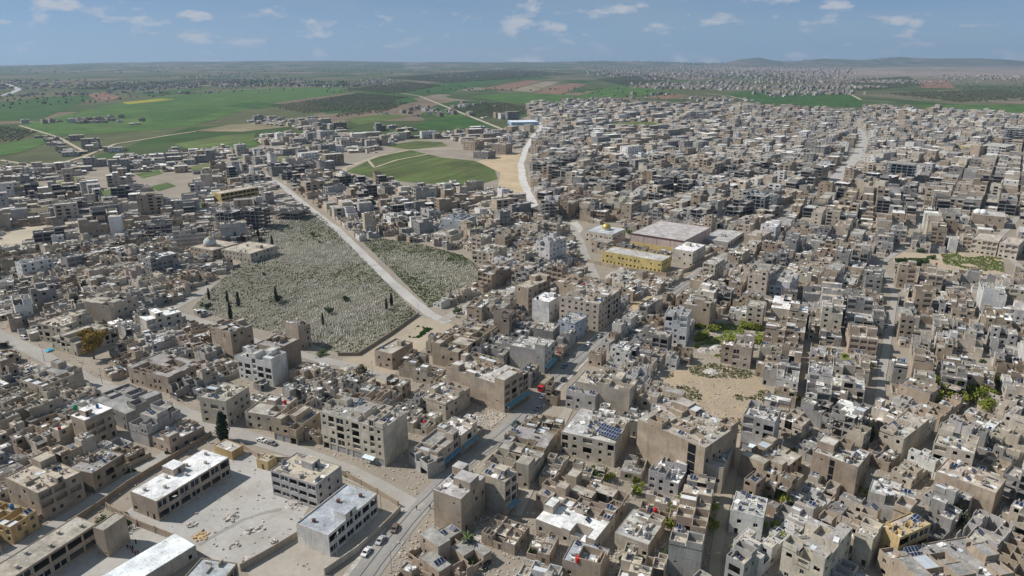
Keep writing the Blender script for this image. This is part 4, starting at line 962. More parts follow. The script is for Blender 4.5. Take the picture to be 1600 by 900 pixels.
# cemetery quarter
B_('mosque', 'tan mosque with grey dome beside the cemetery', MSQ, (305, 382), (332, 392), (366, 378), 6.6, 3.4, 'tan', 'sandy', ('win', 'few', 'few', 'win'), .4, 4.2, n=0, mark='the grey-domed mosque', spot=False, extra=dome_on(.42, .6, 4.6, 'paint', (.47, .51, .53), 1.8))
B_(TB, 'sandy-roofed two-storey building on the upper cemetery edge', SCH, (352, 388), (391, 397), (427, 383), 6.6, 3.2, 'beige', 'sandy', ('win', 'few', 'few', 'win'), .35, 3.6, n=4, mark='the sandy-roofed cemetery building', spot=False)
for lab, a, b_, c_ in (('dark gutted five-storey frame above the cemetery with curved corner', (335, 327), (362, 333), (385, 322)), ('dark gutted frame behind the curved-corner frame above the cemetery', (386, 326), (404, 330), (426, 316))):
    B_('unfinished_building', lab, UNF, a, b_, c_, 16.5, 3.2, (.27, .25, .235), 'grey', ('frame',) * 4, .2, 4.4, n=6, spot=False, mark='the gutted frames' if 'five' in lab else None)
B_('unfinished_building', 'low dark open-frame building at the top of the cemetery', UNF, (432, 327), (466, 331), (486, 318), 8.0, 3.2, (.30, .28, .26), 'grey', ('frame',) * 4, .2, 4.4, n=6, spot=False)
B_(TB, 'long yellow school range in the upper quarter beyond the gutted frames', SCH, (335, 300), (345, 303), (430, 287), 8.0, 3.6, 'yellow', 'sandy', ('strip', 'few', 'few', 'few'), .3, 5, n=3, mark='the upper yellow school', spot=False)
B_('shed', 'distant blue and white metal shed beside the farm track', 'shed', (797, 188), (799, 191), (841, 190), 7.0, 7.0, (.30, .42, .58), (.70, .80, .88), ('blank',) * 4, .0, 9, n=0, mark='the distant blue shed', spot=False, big=False)
for i, (a, b_, c_, hh) in enumerate((((712, 216), (742, 222), (768, 214), 14), ((768, 222), (790, 226), (806, 216), 15), ((740, 234), (762, 238), (776, 230), 10))):
    B_(AB, ['bulky ruined apartment block above the oval green field', 'tall bare apartment block beside the white gravel road', 'lower grey block fronting the oval green field'][i], APT, a, b_, c_, hh, 3.2, 'tan' if i != 2 else 'grey', 'buff', ('win',) * 4, .3, 4.4, openp=.15, ruin=.3, n=6, spot=False, mark=['the ruined field blocks', None, None][i])
B_(AB, 'pale blue-grey rendered block above the second cemetery', APT, (694, 340), (722, 346), (738, 335), 10.5, 3.2, (.40, .43, .46), 'pale grey', ('few', 'few', 'few', 'few'), .3, 4.4, n=8, mark='the pale blue-grey block', spot=False)
B_('house', 'two-storey house with dark eaves at the second cemetery corner', HSE, (678, 364), (704, 370), (718, 362), 6.6, 3.2, 'beige', 'pale grey', ('few', 'few', 'few', 'win'), .4, 4.2, n=5, spot=False)
B_(AB, 'three-storey balconied block beside the second cemetery', APT, (742, 390), (768, 396), (786, 384), 9.4, 3.1, 'beige', 'pale grey', ('few', 'few', 'few', 'balc'), .3, 4.2, n=5, mark='the second-cemetery block', spot=False)

# minarets
def minaret(x, y, h, r_, c, label):
    root = empty('minaret', (x, y, 0))
    mb = MB(); mb.obox(0, 0, 0, r_ * 2.6, r_ * 2.6, h * .28, .4, 'masonry', c); mb.cyl(0, 0, h * .28, r_, r_ * .85, h * .44, 12, 'masonry', c); mb.build('shaft', root)
    mb = MB(); mb.cyl(0, 0, h * .72, r_ * .9, r_ * 1.6, h * .03, 12, 'masonry', c, cap=False); mb.cyl(0, 0, h * .75, r_ * 1.6, r_ * 1.6, 1.1, 12, 'masonry', c); mb.build('gallery', root)
    mb = MB(); mb.cyl(0, 0, h * .75 + 1.1, r_ * .7, r_ * .6, h * .13, 10, 'masonry', c); mb.cyl(0, 0, h * .88 + 1.1, r_ * .85, .05, h * .12, 10, 'masonry', c); mb.build('spire', root)
    tag(root, label, 'minaret')
x, y = G(333, 398); minaret(x, y, 17, 1.3, (.45, .40, .33), 'stone minaret of the grey-domed cemetery mosque')
x, y = G(1556, 332); minaret(x, y, 31, 1.5, (.44, .38, .30), 'slender tall tan minaret beside the twin white domes')

# boundary walls of the schools
def bwall(name, label, pix, h, c, th=.25, piers=8.0, group=None):
    pts = [G(*p) for p in pix]; cx, cy = pts[0]
    root = empty(name, (cx, cy, 0)); tag(root, label, 'wall', group)
    mb = MB()
    lf, rg = strip(pts, th)
    for i in range(len(pts) - 1):
        a, b_, c_, d = [(p[0] - cx, p[1] - cy) for p in (lf[i], lf[i + 1], rg[i + 1], rg[i])]
        for p, q in ((b_, a), (a, d), (d, c_), (c_, b_)): mb.face([(*p, 0), (*q, 0), (*q, h), (*p, h)], 'masonry', c)
        mb.face([(*a, h), (*d, h), (*c_, h), (*b_, h)], 'masonry', c)
    mb.build('wall_panel', root)
    if piers:
        for p in dense(pts, piers):
            m2 = MB(); m2.obox(p[0] - cx, p[1] - cy, 0, .45, .45, h + .15, math.atan2(pts[1][1] - pts[0][1], pts[1][0] - pts[0][0]), 'masonry', c); m2.build('pier', root)
    return root
bwall('boundary_wall', 'tan wall dividing the two school yards', [(168, 796), (215, 822), (272, 844)], 2.4, WALLS['tan'])
bwall('boundary_wall', 'tan wall between the rubble yard and the white school forecourt', [(377, 892), (430, 862), (475, 834)], 2.4, WALLS['tan'])
bwall('boundary_wall', 'roadside wall in front of the white school', [(508, 898), (560, 862), (600, 826), (625, 800)], 2.2, WALLS['beige'])
bwall('boundary_wall', 'tan wall between the gatehouse and the white school along the street', [(378, 700), (404, 716), (430, 722), (470, 722), (540, 745), (590, 772), (622, 792)], 2.2, WALLS['tan'])
bwall('boundary_wall', 'long brown wall along the school lane', [(-10, 905), (60, 858), (110, 822), (162, 788), (200, 760), (330, 682)], 2.2, WALLS['brown'])
bwall('boundary_wall', 'garden wall of the sandy-roofed block along the school lane', [(0, 846), (66, 812), (112, 776), (172, 744), (236, 716)], 2.2, WALLS['tan'])
bwall('boundary_wall', 'stone wall along the lower edge of the cemetery', [(655, 492), (610, 524), (560, 556), (528, 556)], 1.8, WALLS['brown'], piers=0)
bwall('boundary_wall', 'tan wall around the yellow school', [(918, 410), (980, 424), (1040, 432), (1075, 424), (1120, 396)], 2.6, WALLS['tan'], piers=10)
bwall('boundary_wall', 'low white-topped wall along the second cemetery', [(668, 480), (706, 470), (744, 448)], 1.4, WALLS['beige'], piers=0)
bwall('boundary_wall', 'low wall around the garden below the ornate buildings', [(1396, 404), (1400, 420), (1478, 432), (1574, 436)], 1.5, WALLS['beige'], piers=0)
LANDMARKS += [('the dark cypress', *G(350, 690)), ('the yellow tree', *G(145, 557)), ('the palm tree', *G(732, 862)), ('the dirt lot', *G(1110, 630)), ('the green rubble lot', *G(1140, 532)), ('the garden beds', *G(1480, 412)), ('the cemetery junction', *G(690, 500)),
              ('the oval field', *G(660, 262)), ('the upper cemetery road', *G(440, 290)), ('the white gravel road', *G(820, 260)), ('the left street end', *G(20, 530)), ('the far dual road', *G(1345, 225)), ('the dark alley', *G(1135, 780)), ('the second cemetery', *G(660, 425))]

# ============================================================ THE REST OF THE TOWN
def ang(a, b_):
    A, B = G(*a), G(*b_); return math.atan2(B[1] - A[1], B[0] - A[0])
SEEDS = [((300, 700), ang((243, 784), (358, 715))), ((90, 640), ang((132, 657), (177, 638))), ((560, 640), ang((598, 671), (632, 643))), ((760, 720), ang((720, 780), (758, 744))), ((740, 560), ang((716, 552), (768, 508))),
         ((930, 740), ang((961, 694), (980, 653))), ((1060, 640), ang((1102, 700), (1122, 655))), ((1280, 760), ang((1341, 731), (1364, 708))), ((1480, 720), ang((1522, 711), (1542, 692))), ((1200, 560), R(66)), ((1350, 520), R(68)), ((1520, 540), R(62)),
         ((150, 440), ang((157, 447), (243, 427))), ((60, 500), R(40)), ((260, 560), R(48)), ((430, 600), R(56)), ((640, 340), ang((672, 492), (524, 356))), ((800, 430), R(52)), ((940, 460), ang((936, 476), (976, 453))), ((960, 400), ang((1069, 377), (1103, 355))), ((1120, 420), R(55)),
         ((1440, 380), R(64)), ((1300, 400), R(58)), ((1560, 300), R(55)), ((1100, 290), R(46)), ((900, 280), R(58)), ((1250, 230), R(50)), ((1450, 230), R(42)), ((1000, 220), R(35)), ((700, 320), R(30)), ((250, 330), R(22)), ((100, 330), R(35)), ((450, 250), R(40)), ((250, 260), R(28)), ((620, 220), R(25))]
def zone(px, py):
    """(share of plots built on, mean storeys, share ruined)"""
    if py < 166 and px > 850: return (.0, 1.5, .05)
    if py < 184:
        if px > 830: return (.75, 2.1, .03)
        return (.10, 1.4, .05)
    if px < 830:
        if py < 214: return (.3 if px > 300 else .16, 1.6, .1)
        if py < 250: return ((.62 if px > 330 else .42), 1.9, .12)
        if py < 300: return ((.66 if px > 180 else .42), 2.0, .14)
        if py < 345: return (.8 if px > 300 else .6, 1.8, .14)
    if py < 340: return (.94, 2.5, .10)
    if px < 330 and py < 600: return (.94, 1.35, .22)
    if px > 1000 and py > 470: return (.96, 2.2, .2)
    return (.96, 1.7, .24)
lots = []
rng = random.Random(11)
for si, ((spx, spy), th) in enumerate(SEEDS):
    sx_, sy_ = G(spx, spy); c_, s_ = math.cos(th), math.sin(th)
    rad = max(110, (sy_ - 60) * .62) if spy > 300 else sy_ * .75
    k = 1.0 if sy_ < 700 else (1.15 if sy_ < 1200 else 1.35)
    v = -rad; row = 0
    while v < rad:
        dd = rng.uniform(8, 12.5) * k
        u = -rad + rng.uniform(0, 8); run = 0
        while u < rad:
            ww = rng.choice((rng.uniform(6.5, 10), rng.uniform(6.5, 10), rng.uniform(8, 14), rng.uniform(8, 14), rng.uniform(8, 14), rng.uniform(17, 24))) * k
            cx, cy = u + ww / 2, v + dd / 2
            X, Y = sx_ + cx * c_ - cy * s_, sy_ + cx * s_ + cy * c_
            if Y > 135:
                px, py = PX(X, Y)
                if -50 < px < 1650 and 150 < py < 960:
                    best = min(range(len(SEEDS)), key=lambda q: (SEEDS[q][0][0] - px) ** 2 + 3 * (SEEDS[q][0][1] - py) ** 2)
                    if best == si:
                        ox, oy = sx_ + u * c_ - v * s_, sy_ + u * s_ + v * c_
                        lots.append((math.hypot(X, Y), ox, oy, th, ww, dd, px, py))
            run += ww; u += ww + rng.choice((0.05, .05, .05, .6))
            if run > rng.uniform(32, 60): u += rng.uniform(2.2, 3.6); run = 0
        row += 1
        v += dd + (rng.uniform(2.2, 3.8) if row % 2 == 0 else .06)
lots.sort()
LOWZ = [[(300, 330), (445, 325), (445, 372), (300, 378)], [(320, 296), (460, 284), (460, 318), (325, 328)], [(905, 400), (1070, 400), (1070, 452), (905, 448)], [(890, 350), (975, 356), (960, 392), (900, 385)], [(440, 545), (660, 520), (650, 600), (440, 590)], [(985, 380), (1110, 380), (1110, 400), (1050, 410)], [(640, 780), (1000, 800), (1000, 960), (560, 960)], [(60, 545), (330, 640), (300, 680), (0, 620)]]
count = {}
town = MB(False); far_town = MB(False)
DEBRIS = []            # (x, y, z, spread, n)
COURTS = []
WN = ['tan'] * 5 + ['beige'] * 5 + ['grey'] * 3 + ['pale grey'] * 3 + ['cream'] * 2 + ['brown'] * 2 + ['white'] * 2
RN = ['grey'] * 5 + ['buff'] * 5 + ['pale grey'] * 5 + ['sandy'] * 3 + ['dark grey'] * 3 + ['white'] * 3
nfar = 0
for dist, ox, oy, th, ww, dd, px, py in lots:
    rng = random.Random(int(ox * 31 + oy * 17))
    dens, ms, pr = zone(px, py)
    if dens < .9:
        q = mnoise.noise((ox * .006, oy * .006, 2.2)) * .6 + .5
        if q > dens * 1.1 or rng.random() > dens + .25: continue
    elif rng.random() > dens: 
        COURTS.append((ox + (ww / 2) * math.cos(th), oy + (ww / 2) * math.sin(th), dist)); continue
    h_, n_ = rect_hits(ox, oy, th, ww, dd)
    if h_:
        if dist > 900: continue
        ok = False
        for (au, av, fw, fd) in ((0, 0, .6, 1), (.4, 0, .6, 1), (0, 0, 1, .6), (0, .4, 1, .6), (0, 0, .55, .55), (.45, 0, .55, .55), (0, .45, .55, .55), (.45, .45, .55, .55)):
            c_, s_ = math.cos(th), math.sin(th)
            ax, ay = ox + ww * au * c_ - dd * av * s_, oy + ww * au * s_ + dd * av * c_
            if ww * fw < 4.2 or dd * fd < 4.2: continue
            if rect_hits(ax, ay, th, ww * fw, dd * fd)[0] == 0:
                ox, oy, ww, dd = ax, ay, ww * fw, dd * fd; ok = True; break
        if not ok: continue
    rect_mark(ox, oy, th, ww, dd, -.4)
    big_lot = ww * dd > 190 * (1 if dist < 1000 else 1.6) and not any(inpoly(px, py, q) for q in LOWZ)
    # ---- what stands here
    st = rng.uniform(2.95, 3.3)
    r_ = rng.random()
    near_road = 0
    ns = 1
    if r_ < (ms - 1) * .62: ns = 2
    if r_ < (ms - 1) * .26: ns = 3
    if r_ < (ms - 1) * .09: ns = 4
    if r_ < (ms - 1) * .03: ns = 5
    if any(inpoly(px, py, q) for q in LOWZ): ns = 1
    if big_lot: ns = rng.choice((3, 3, 4, 4, 5)) if py < 520 else 3
    if py > 540 and ns > 2: ns = 3 if (px > 1000 and rng.random() < .6) else 2
    wall = rng.choice(WN); roof = rng.choice(RN)
    ruin = rng.random() < pr
    frame = (not ruin) and ns >= 3 and rng.random() < (.12 if dist < 500 else .24)
    if frame: wall = 'grey'
    wc = jit(WALLS[wall], rng, .10); rc = jit(ROOFS[roof], rng, .10)
    kind = 'ruined_house' if ruin else ('apartment_building' if ns >= 3 else 'house')
    if frame: kind = 'unfinished_building'
    if ruin and ns > 2: ns = 2
    lod = 0 if dist < 360 else (1 if dist < 640 else (2 if dist < 1000 else 3))
    as_thing = count.get(kind, 0) < (296 if kind != 'unfinished_building' else 60) and dist < 640
    H0 = ns * st + rng.uniform(-.1, .5)
    bay = (3.4 if ns < 3 else 4.2) if lod < 2 else 7.0
    if lod == 3:
        nx_ = ny_ = 1
        if rng.random() < .45 and ww > 9: nx_ = 2
    else:
        nx_, ny_ = max(1, round(ww / bay)), max(1, round(dd / bay))
        if ns < 3 and lod < 2: nx_ = max(nx_, 2 if ww > 6 else 1); ny_ = max(ny_, 2 if dd > 6 else 1)
    xs, ys = even(ww, nx_, rng), even(dd, ny_, rng)
    Z = [[H0] * ny_ for _ in range(nx_)]; opn = [[False] * ny_ for _ in range(nx_)]; fl = {}
    nopen = 0
    for i in range(nx_):
        for j in range(ny_):
            if ruin:
                if rng.random() < .62: opn[i][j] = True; Z[i][j] = H0 - rng.random() * .5 * st; nopen += 1
                elif rng.random() < .4 and ns > 1: Z[i][j] = H0 - st
            elif ns < 3:
                q = rng.random()
                if q < .30 and nx_ * ny_ > 1 and lod < 3: opn[i][j] = True; Z[i][j] = rng.choice((2.2, 2.6, st)); nopen += 1
                elif q < .48 and ns > 1: Z[i][j] = H0 - st
                elif q < .66: Z[i][j] = H0 + rng.uniform(-.7, .7)
                elif q < .70: Z[i][j] = H0 + 2.5
                elif q < .86 and lod < 2: opn[i][j] = True; fl[(i, j)] = H0; Z[i][j] = H0 + rng.uniform(.6, 2.2)
            else:
                q = rng.random()
                if q < .08 and lod < 2: opn[i][j] = True; fl[(i, j)] = H0 - st; Z[i][j] = H0 - rng.random() * 1.2
                elif .16 < q < .34 and lod < 3: opn[i][j] = True; fl[(i, j)] = H0; Z[i][j] = H0 + rng.uniform(.6, 2.3)
                elif .34 < q < .42: Z[i][j] = H0 + 2.6
                elif q < .16 and nx_ * ny_ > 1: Z[i][j] = H0 - st
    front = rng.choice((0, 0, 3, 3))
    sides = ['few', 'few', 'few', 'few']
    if ns >= 3:
        sides = [rng.choice(('blank', 'few', 'win')) for _ in range(4)]; sides[front] = rng.choice(('balc', 'balc', 'win', 'shop'))
    else: sides[front] = rng.choice(('win', 'few', 'few')); sides[(front + 1) % 4] = rng.choice(('blank', 'few')); sides[3 if front == 0 else 0] = rng.choice(('blank', 'few', 'few'))
    if frame: sides = ['frame'] * 4
    par = rng.choice((.0, .2, .35, .5, .9)) if lod < 3 else 0
    if as_thing: S = Sink(None, dist < 360)
    else:
        S = Sink(town if dist < 1000 else far_town); S.mass.at(ox, oy, th)
    gen(S, rng, ww, dd, Z, opn, xs, ys, st, wc, rc, sides, lod, par, ruin=.55 if ruin else .0, fl=fl)
    ncl = {0: 14, 1: 6, 2: 2, 3: 0}[lod]
    for i in range(nx_):
        for j in range(ny_):
            if opn[i][j]: continue
            if lod < 3: clutter(S, rng, xs[i] + .2, ys[j] + .2, xs[i + 1] - .2, ys[j + 1] - .2, Z[i][j], wc, rc, max(1, ncl // max(1, (nx_ * ny_) // 2)), lod < 2 and ns >= 2 and rng.random() < .4)
            elif rng.random() < .5:
                a, b_ = rng.uniform(xs[i] + .5, xs[i + 1] - 3), rng.uniform(ys[j] + .5, ys[j + 1] - 3)
                S.inner.box(a, b_, Z[i][j] + .01, a + 2.6, b_ + 2.6, Z[i][j] + rng.uniform(1.2, 2.6), 'masonry', wc)
    c_, s_ = math.cos(th), math.sin(th)
    mx_, my_ = ox + ww / 2 * c_ - dd / 2 * s_, oy + ww / 2 * s_ + dd / 2 * c_
    if lod < 2 and rng.random() < (.9 if ruin else .5): DEBRIS.append((mx_, my_, .08 if nopen else H0, min(ww, dd) * .5, 40 if ruin else 14))
    if as_thing:
        count[kind] = count.get(kind, 0) + 1
        root = finish(S, kind, ox, oy, th)
        sw = {'house': 'house', 'ruined_house': 'ruined house', 'apartment_building': 'apartment block', 'unfinished_building': 'open concrete frame'}[kind]
        desc = f"{NUM[ns]}-storey {wall}" + (' with roofless rooms' if ruin else f' with {roof} roof' + (' and courtyard' if nopen and ns < 3 else ''))
        tag(root, None, {'house': HSE, 'ruined_house': RUI, 'apartment_building': APT, 'unfinished_building': UNF}[kind], {'house': 'houses packed along the streets', 'ruined_house': 'ruined houses without roofs', 'apartment_building': 'apartment blocks above the low houses', 'unfinished_building': 'unfinished concrete frames'}[kind])
        RANKED.append((root, sw, desc, mx_, my_))
        cs_ = sorted(((xs[i + 1] - xs[i]) * (ys[j + 1] - ys[j]), i, j) for i in range(nx_) for j in range(ny_) if not opn[i][j])
        if cs_:
            _, i, j = cs_[-1]; ROOFSPOTS.append((ox + xs[i] * c_ - ys[j] * s_, oy + xs[i] * s_ + ys[j] * c_, Z[i][j], th, xs[i + 1] - xs[i], ys[j + 1] - ys[j], dist, root))
    else:
        S.mass.T = None; nfar += 1
print('lots', len(lots), 'things', count, 'mass', nfar, 'town faces', len(town.f), len(far_town.f))
tag(town.build('distant_houses'), 'mass of grey and tan flat-roofed houses filling the middle distance', kind='stuff')
tag(far_town.build('far_houses'), 'far mass of small flat-roofed houses towards the town edge', kind='stuff')

# ------------------------------------------------------------ villages and the hazy town beyond the fields
vil = MB(False)
rng = random.Random(21)
def village(px0, px1, py0, py1, n_, s0=9, s1=17, hh=(3.5, 9), clump=.5):
    k = 0; tries = 0
    while k < n_ and tries < n_ * 6:
        tries += 1
        px = rng.uniform(px0, px1); py = rng.uniform(py0, py1)
        x, y = G(px, py)
        if mnoise.noise((x * .0021, y * .0021, 9.5)) < clump - .5: continue
        z = hills(x, y); k += 1
        x += rng.uniform(-60, 60); y += rng.uniform(-60, 60)
        c = jit(rng.choice(((.36, .33, .29), (.42, .39, .35), (.28, .25, .22), (.50, .48, .45), (.33, .28, .24))), rng, .1)
        lx, ly, h = rng.uniform(s0, s1), rng.uniform(s0, s1), rng.uniform(*hh)
        vil.obox(x, y, z - .5, lx, ly, h + .5, rng.uniform(0, 1.6), 'masonry', c)
        vil.obox(x + 1, y - 1, z + h + .01, lx * .35, ly * .35, 2.2, .3, 'masonry', c)
village(1000, 1330, 118, 148, 900, hh=(4, 12), clump=.35)
village(920, 1330, 100, 120, 1500, 12, 22, (4, 14), .3)
village(850, 1400, 93, 102, 700, 16, 30, (5, 16), .3)
village(1280, 1420, 122, 142, 260, clump=.5)
village(1420, 1640, 118, 128, 120, clump=.6)
village(0, 130, 125, 150, 130); village(120, 330, 128, 146, 220, clump=.55); village(240, 560, 112, 126, 180, clump=.6)
village(340, 620, 124, 136, 240, clump=.5); village(30, 180, 176, 192, 40, clump=.6); village(560, 900, 104, 122, 160, clump=.6)
village(340, 520, 176, 190, 36, clump=.6); village(620, 780, 160, 182, 36, clump=.6); village(860, 1000, 155, 172, 120, clump=.45); village(1100, 1230, 145, 158, 60, clump=.5)
village(0, 500, 104, 114, 120, 14, 24, clump=.6)
tag(vil.build('distant_villages'), 'hazy pale villages scattered over the plain beyond the town', kind='stuff')

# far trees and olive groves: low rough crowns, too many and too small to count
grove = MB(False)
def blob(mb, x, y, z, r_, h, c):
    n_ = 5; a0 = rng.uniform(0, 6)
    ring = [(x + r_ * rng.uniform(.75, 1.15) * math.cos(a0 + i * 2 * math.pi / n_), y + r_ * rng.uniform(.75, 1.15) * math.sin(a0 + i * 2 * math.pi / n_), z + h * rng.uniform(.35, .6)) for i in range(n_)]
    for i in range(n_):
        j = (i + 1) % n_
        mb.face([ring[i], ring[j], (x, y, z + h)], 'leaf', c); mb.face([ring[j], ring[i], (x, y, z + .1)], 'leaf', c)
def orchard(pix, step, rot, c, r_=2.2, h=3.6, p=.85):
    pts = [G(*q) for q in pix]; x0, x1 = min(p_[0] for p_ in pts), max(p_[0] for p_ in pts); y0, y1 = min(p_[1] for p_ in pts), max(p_[1] for p_ in pts)
    cx, cy = (x0 + x1) / 2, (y0 + y1) / 2; R_ = math.hypot(x1 - x0, y1 - y0) / 2; n_ = int(R_ / step); k = 0
    for i in range(-n_, n_ + 1):
        for j in range(-n_, n_ + 1):
            x = cx + (i * math.cos(rot) - j * math.sin(rot)) * step; y = cy + (i * math.sin(rot) + j * math.cos(rot)) * step
            if rng.random() < p and inpoly(x, y, pts):
                blob(grove, x + rng.uniform(-.6, .6), y + rng.uniform(-.6, .6), 0, r_ * rng.uniform(.7, 1.2), h * rng.uniform(.7, 1.2), jit(c, rng, .2)); k += 1
OL = (.075, .085, .045)
for pts in ([(420, 166), (560, 146), (640, 152), (560, 170), (480, 178)], [(540, 140), (640, 128), (690, 134), (620, 147)], [(560, 158), (640, 160), (600, 176), (520, 184)],
            [(700, 166), (780, 160), (840, 170), (800, 186), (740, 182)], [(100, 140), (300, 124), (420, 126), (220, 140)], [(600, 122), (800, 108), (900, 116), (700, 130)],
            [(930, 124), (1010, 116), (1060, 124), (980, 134)], [(1380, 146), (1560, 140), (1640, 150), (1500, 160)], [(1290, 128), (1420, 120), (1440, 134), (1340, 142)], [(-60, 206), (0, 198), (60, 206), (30, 220), (-60, 226)]):
    d = math.hypot(*G(*pts[0])); orchard(pts, 9 if d < 2500 else 15, R(24), OL, 2.4 if d < 2500 else 4, 3.4 if d < 2500 else 5)
for _ in range(2600):
    px, py = rng.uniform(-30, 1630), 100 + 70 * rng.random() ** 1.3
    if py > 160 and px > 820: continue
    x, y = G(px, py)
    if mnoise.noise((x * .0012, y * .0012, 5.5)) < .05: continue
    blob(grove, x, y, hills(x, y), rng.uniform(3, 6), rng.uniform(4, 9), jit((.05, .07, .03), rng, .25))
for _ in range(220):                      # dark tree belt round the houses on the rise, upper left
    px, py = rng.uniform(355, 560), rng.uniform(128, 136)
    x, y = G(px, py); blob(grove, x, y, 0, rng.uniform(3, 5), rng.uniform(7, 15), jit((.022, .04, .016), rng, .2))
tag(grove.build('distant_groves'), 'far olive groves and scattered dark trees over the plain', kind='stuff')

# ------------------------------------------------------------ gravestones
rng = random.Random(33)
spots = []
for pts, dens in ((CEM, 1.8), (CEM2, 1.8)):
    x0, x1 = min(p[0] for p in pts), max(p[0] for p in pts); y0, y1 = min(p[1] for p in pts), max(p[1] for p in pts)
    y = y0
    while y < y1:
        x = x0 + rng.uniform(0, 1)
        while x < x1:
            gx, gy = x + rng.uniform(-.4, .4), y + .25 * (x - x0) % 1.9 + rng.uniform(-.3, .3)
            if inpoly(gx, gy, pts):
                g_ = mnoise.noise((gx * .018, gy * .018, 1.5))
                edge = (pts is CEM2 and gy > G(600, 396)[1])
                if g_ < .55 - rng.random() * .75 and abs(mnoise.noise((gx * .03, gy * .03, 8.5))) > .035 and not (edge and rng.random() < .75): spots.append((math.hypot(gx, gy), gx, gy))
            x += dens * rng.uniform(.75, 1.35)
        y += dens * 1.12
spots.sort()
def grave(mb, x, y, a, c, h1, h2, z=0):
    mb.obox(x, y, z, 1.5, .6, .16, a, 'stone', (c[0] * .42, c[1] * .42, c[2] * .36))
    ca, sa = math.cos(a), math.sin(a)
    mb.obox(x + .8 * ca, y + .8 * sa, z + .02, .18, .5, h1, a, 'stone', c, .75); mb.obox(x - .8 * ca, y - .8 * sa, z + .02, .16, .4, h2, a, 'stone', c, .8)
GA = R(48)
gm = []
for v in range(5):
    c = ((.50, .48, .44), (.56, .54, .50), (.40, .37, .32), (.44, .40, .35), (.64, .62, .59))[v]
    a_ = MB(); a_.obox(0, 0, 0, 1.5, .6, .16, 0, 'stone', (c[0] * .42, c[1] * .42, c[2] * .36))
    b2 = MB(); b2.obox(.8, 0, .02, .18, .62, 0.8 + .15 * v, 0, 'stone', c, .8)
    c2 = MB(); c2.obox(-.8, 0, .02, .14, .42, .7 + .1 * v, 0, 'stone', c, .8)
    gm.append((a_.mesh('grave_slab'), b2.mesh('headstone'), c2.mesh('footstone')))
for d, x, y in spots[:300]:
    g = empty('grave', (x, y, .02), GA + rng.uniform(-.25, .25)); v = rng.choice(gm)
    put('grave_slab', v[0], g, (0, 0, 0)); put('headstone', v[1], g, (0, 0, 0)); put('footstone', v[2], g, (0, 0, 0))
    tag(g, 'weathered upright stone grave crowded at the lowest corner of the cemetery', 'grave', 'graves at the lowest cemetery corner')
gr = MB(False)
for d, x, y in spots[300:]:
    c = jit(rng.choice(((.54, .52, .48), (.60, .58, .54), (.42, .39, .34), (.46, .42, .37), (.70, .68, .65))), rng, .1)
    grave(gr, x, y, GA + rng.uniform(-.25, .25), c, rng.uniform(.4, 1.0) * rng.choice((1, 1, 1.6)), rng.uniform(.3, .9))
tag(gr.build('gravestones'), 'thousands of pale upright gravestones filling both cemeteries', kind='stuff')
print('graves', len(spots))
# weeds between the graves, on plots and lots
weeds = MB(False)
def tuft(x, y, z, h, c, r_=.5):
    a = rng.uniform(0, 6.3)
    for k in range(2):
        b_ = a + k * 1.6; dx, dy = math.cos(b_) * r_, math.sin(b_) * r_
        weeds.face([(x - dx, y - dy, z), (x + dx, y + dy, z), (x + dx * .6, y + dy * .6 + .15, z + h), (x - dx * .6 + .15, y - dy * .6, z + h * .8)], 'leaf', c)
for pts, n_, lim in ((CEM, 16000, .22), (CEM2, 12000, .12)):
    x0, x1 = min(p[0] for p in pts), max(p[0] for p in pts); y0, y1 = min(p[1] for p in pts), max(p[1] for p in pts)
    for _ in range(n_):
        x, y = rng.uniform(x0, x1), rng.uniform(y0, y1)
        if mnoise.noise((x * .018, y * .018, 1.5)) > lim + rng.uniform(-.5, .35) and inpoly(x, y, pts): tuft(x, y, .03, rng.uniform(.3, .7), jit(rng.choice(((.07, .125, .03), (.06, .105, .028), (.12, .145, .05))), rng, .2), rng.uniform(.3, .7))
for pts, n_, lim, cs in ((LOT, 5000, .02, ((.12, .15, .06), (.18, .18, .09), (.24, .22, .14))), (GLOT, 4200, .04, ((.30, .34, .05), (.22, .28, .05), (.14, .20, .05))), ([G(*p) for p in [(176, 726), (205, 704), (256, 696), (268, 710), (230, 734), (192, 742)]], 3600, -.12, ((.06, .13, .025), (.085, .15, .03))),
                         ([G(*p) for p in [(82, 712), (96, 702), (128, 712), (112, 728)]], 2400, -.15, ((.10, .17, .03), (.18, .22, .03))), ([G(*p) for p in [(182, 806), (196, 802), (208, 816), (190, 828)]], 1500, -.9, ((.06, .13, .025),)),
                         ([G(*p) for p in [(634, 516), (652, 510), (676, 514), (656, 528), (640, 528)]], 900, -.2, ((.07, .14, .03), (.05, .11, .02))), ([G(*p) for p in [(690, 486), (720, 480), (745, 488), (716, 498)]], 1000, -.2, ((.08, .15, .03), (.18, .2, .03))),
                         ([G(*p) for p in [(968, 872), (1010, 868), (1016, 905), (975, 910)]], 2600, -.1, ((.07, .14, .03), (.10, .17, .03))), ([G(*p) for p in [(1470, 398), (1500, 394), (1566, 404), (1570, 430), (1480, 428)]], 4500, -.3, ((.10, .15, .04), (.14, .17, .04))), ([G(*p) for p in [(1398, 404), (1450, 404), (1452, 416), (1402, 414)]], 2500, -.9, ((.05, .09, .025), (.07, .12, .03)))):
    x0, x1 = min(p[0] for p in pts), max(p[0] for p in pts); y0, y1 = min(p[1] for p in pts), max(p[1] for p in pts)
    for _ in range(n_):
        x, y = rng.uniform(x0, x1), rng.uniform(y0, y1)
        if inpoly(x, y, pts) and mnoise.noise((x * .08, y * .08, 6.5)) > lim: tuft(x, y, .05, rng.uniform(.25, .8), jit(rng.choice(cs), rng, .2), rng.uniform(.3, .7))
tag(weeds.build('weeds'), 'green weeds growing between the graves and over rubble plots', kind='stuff')

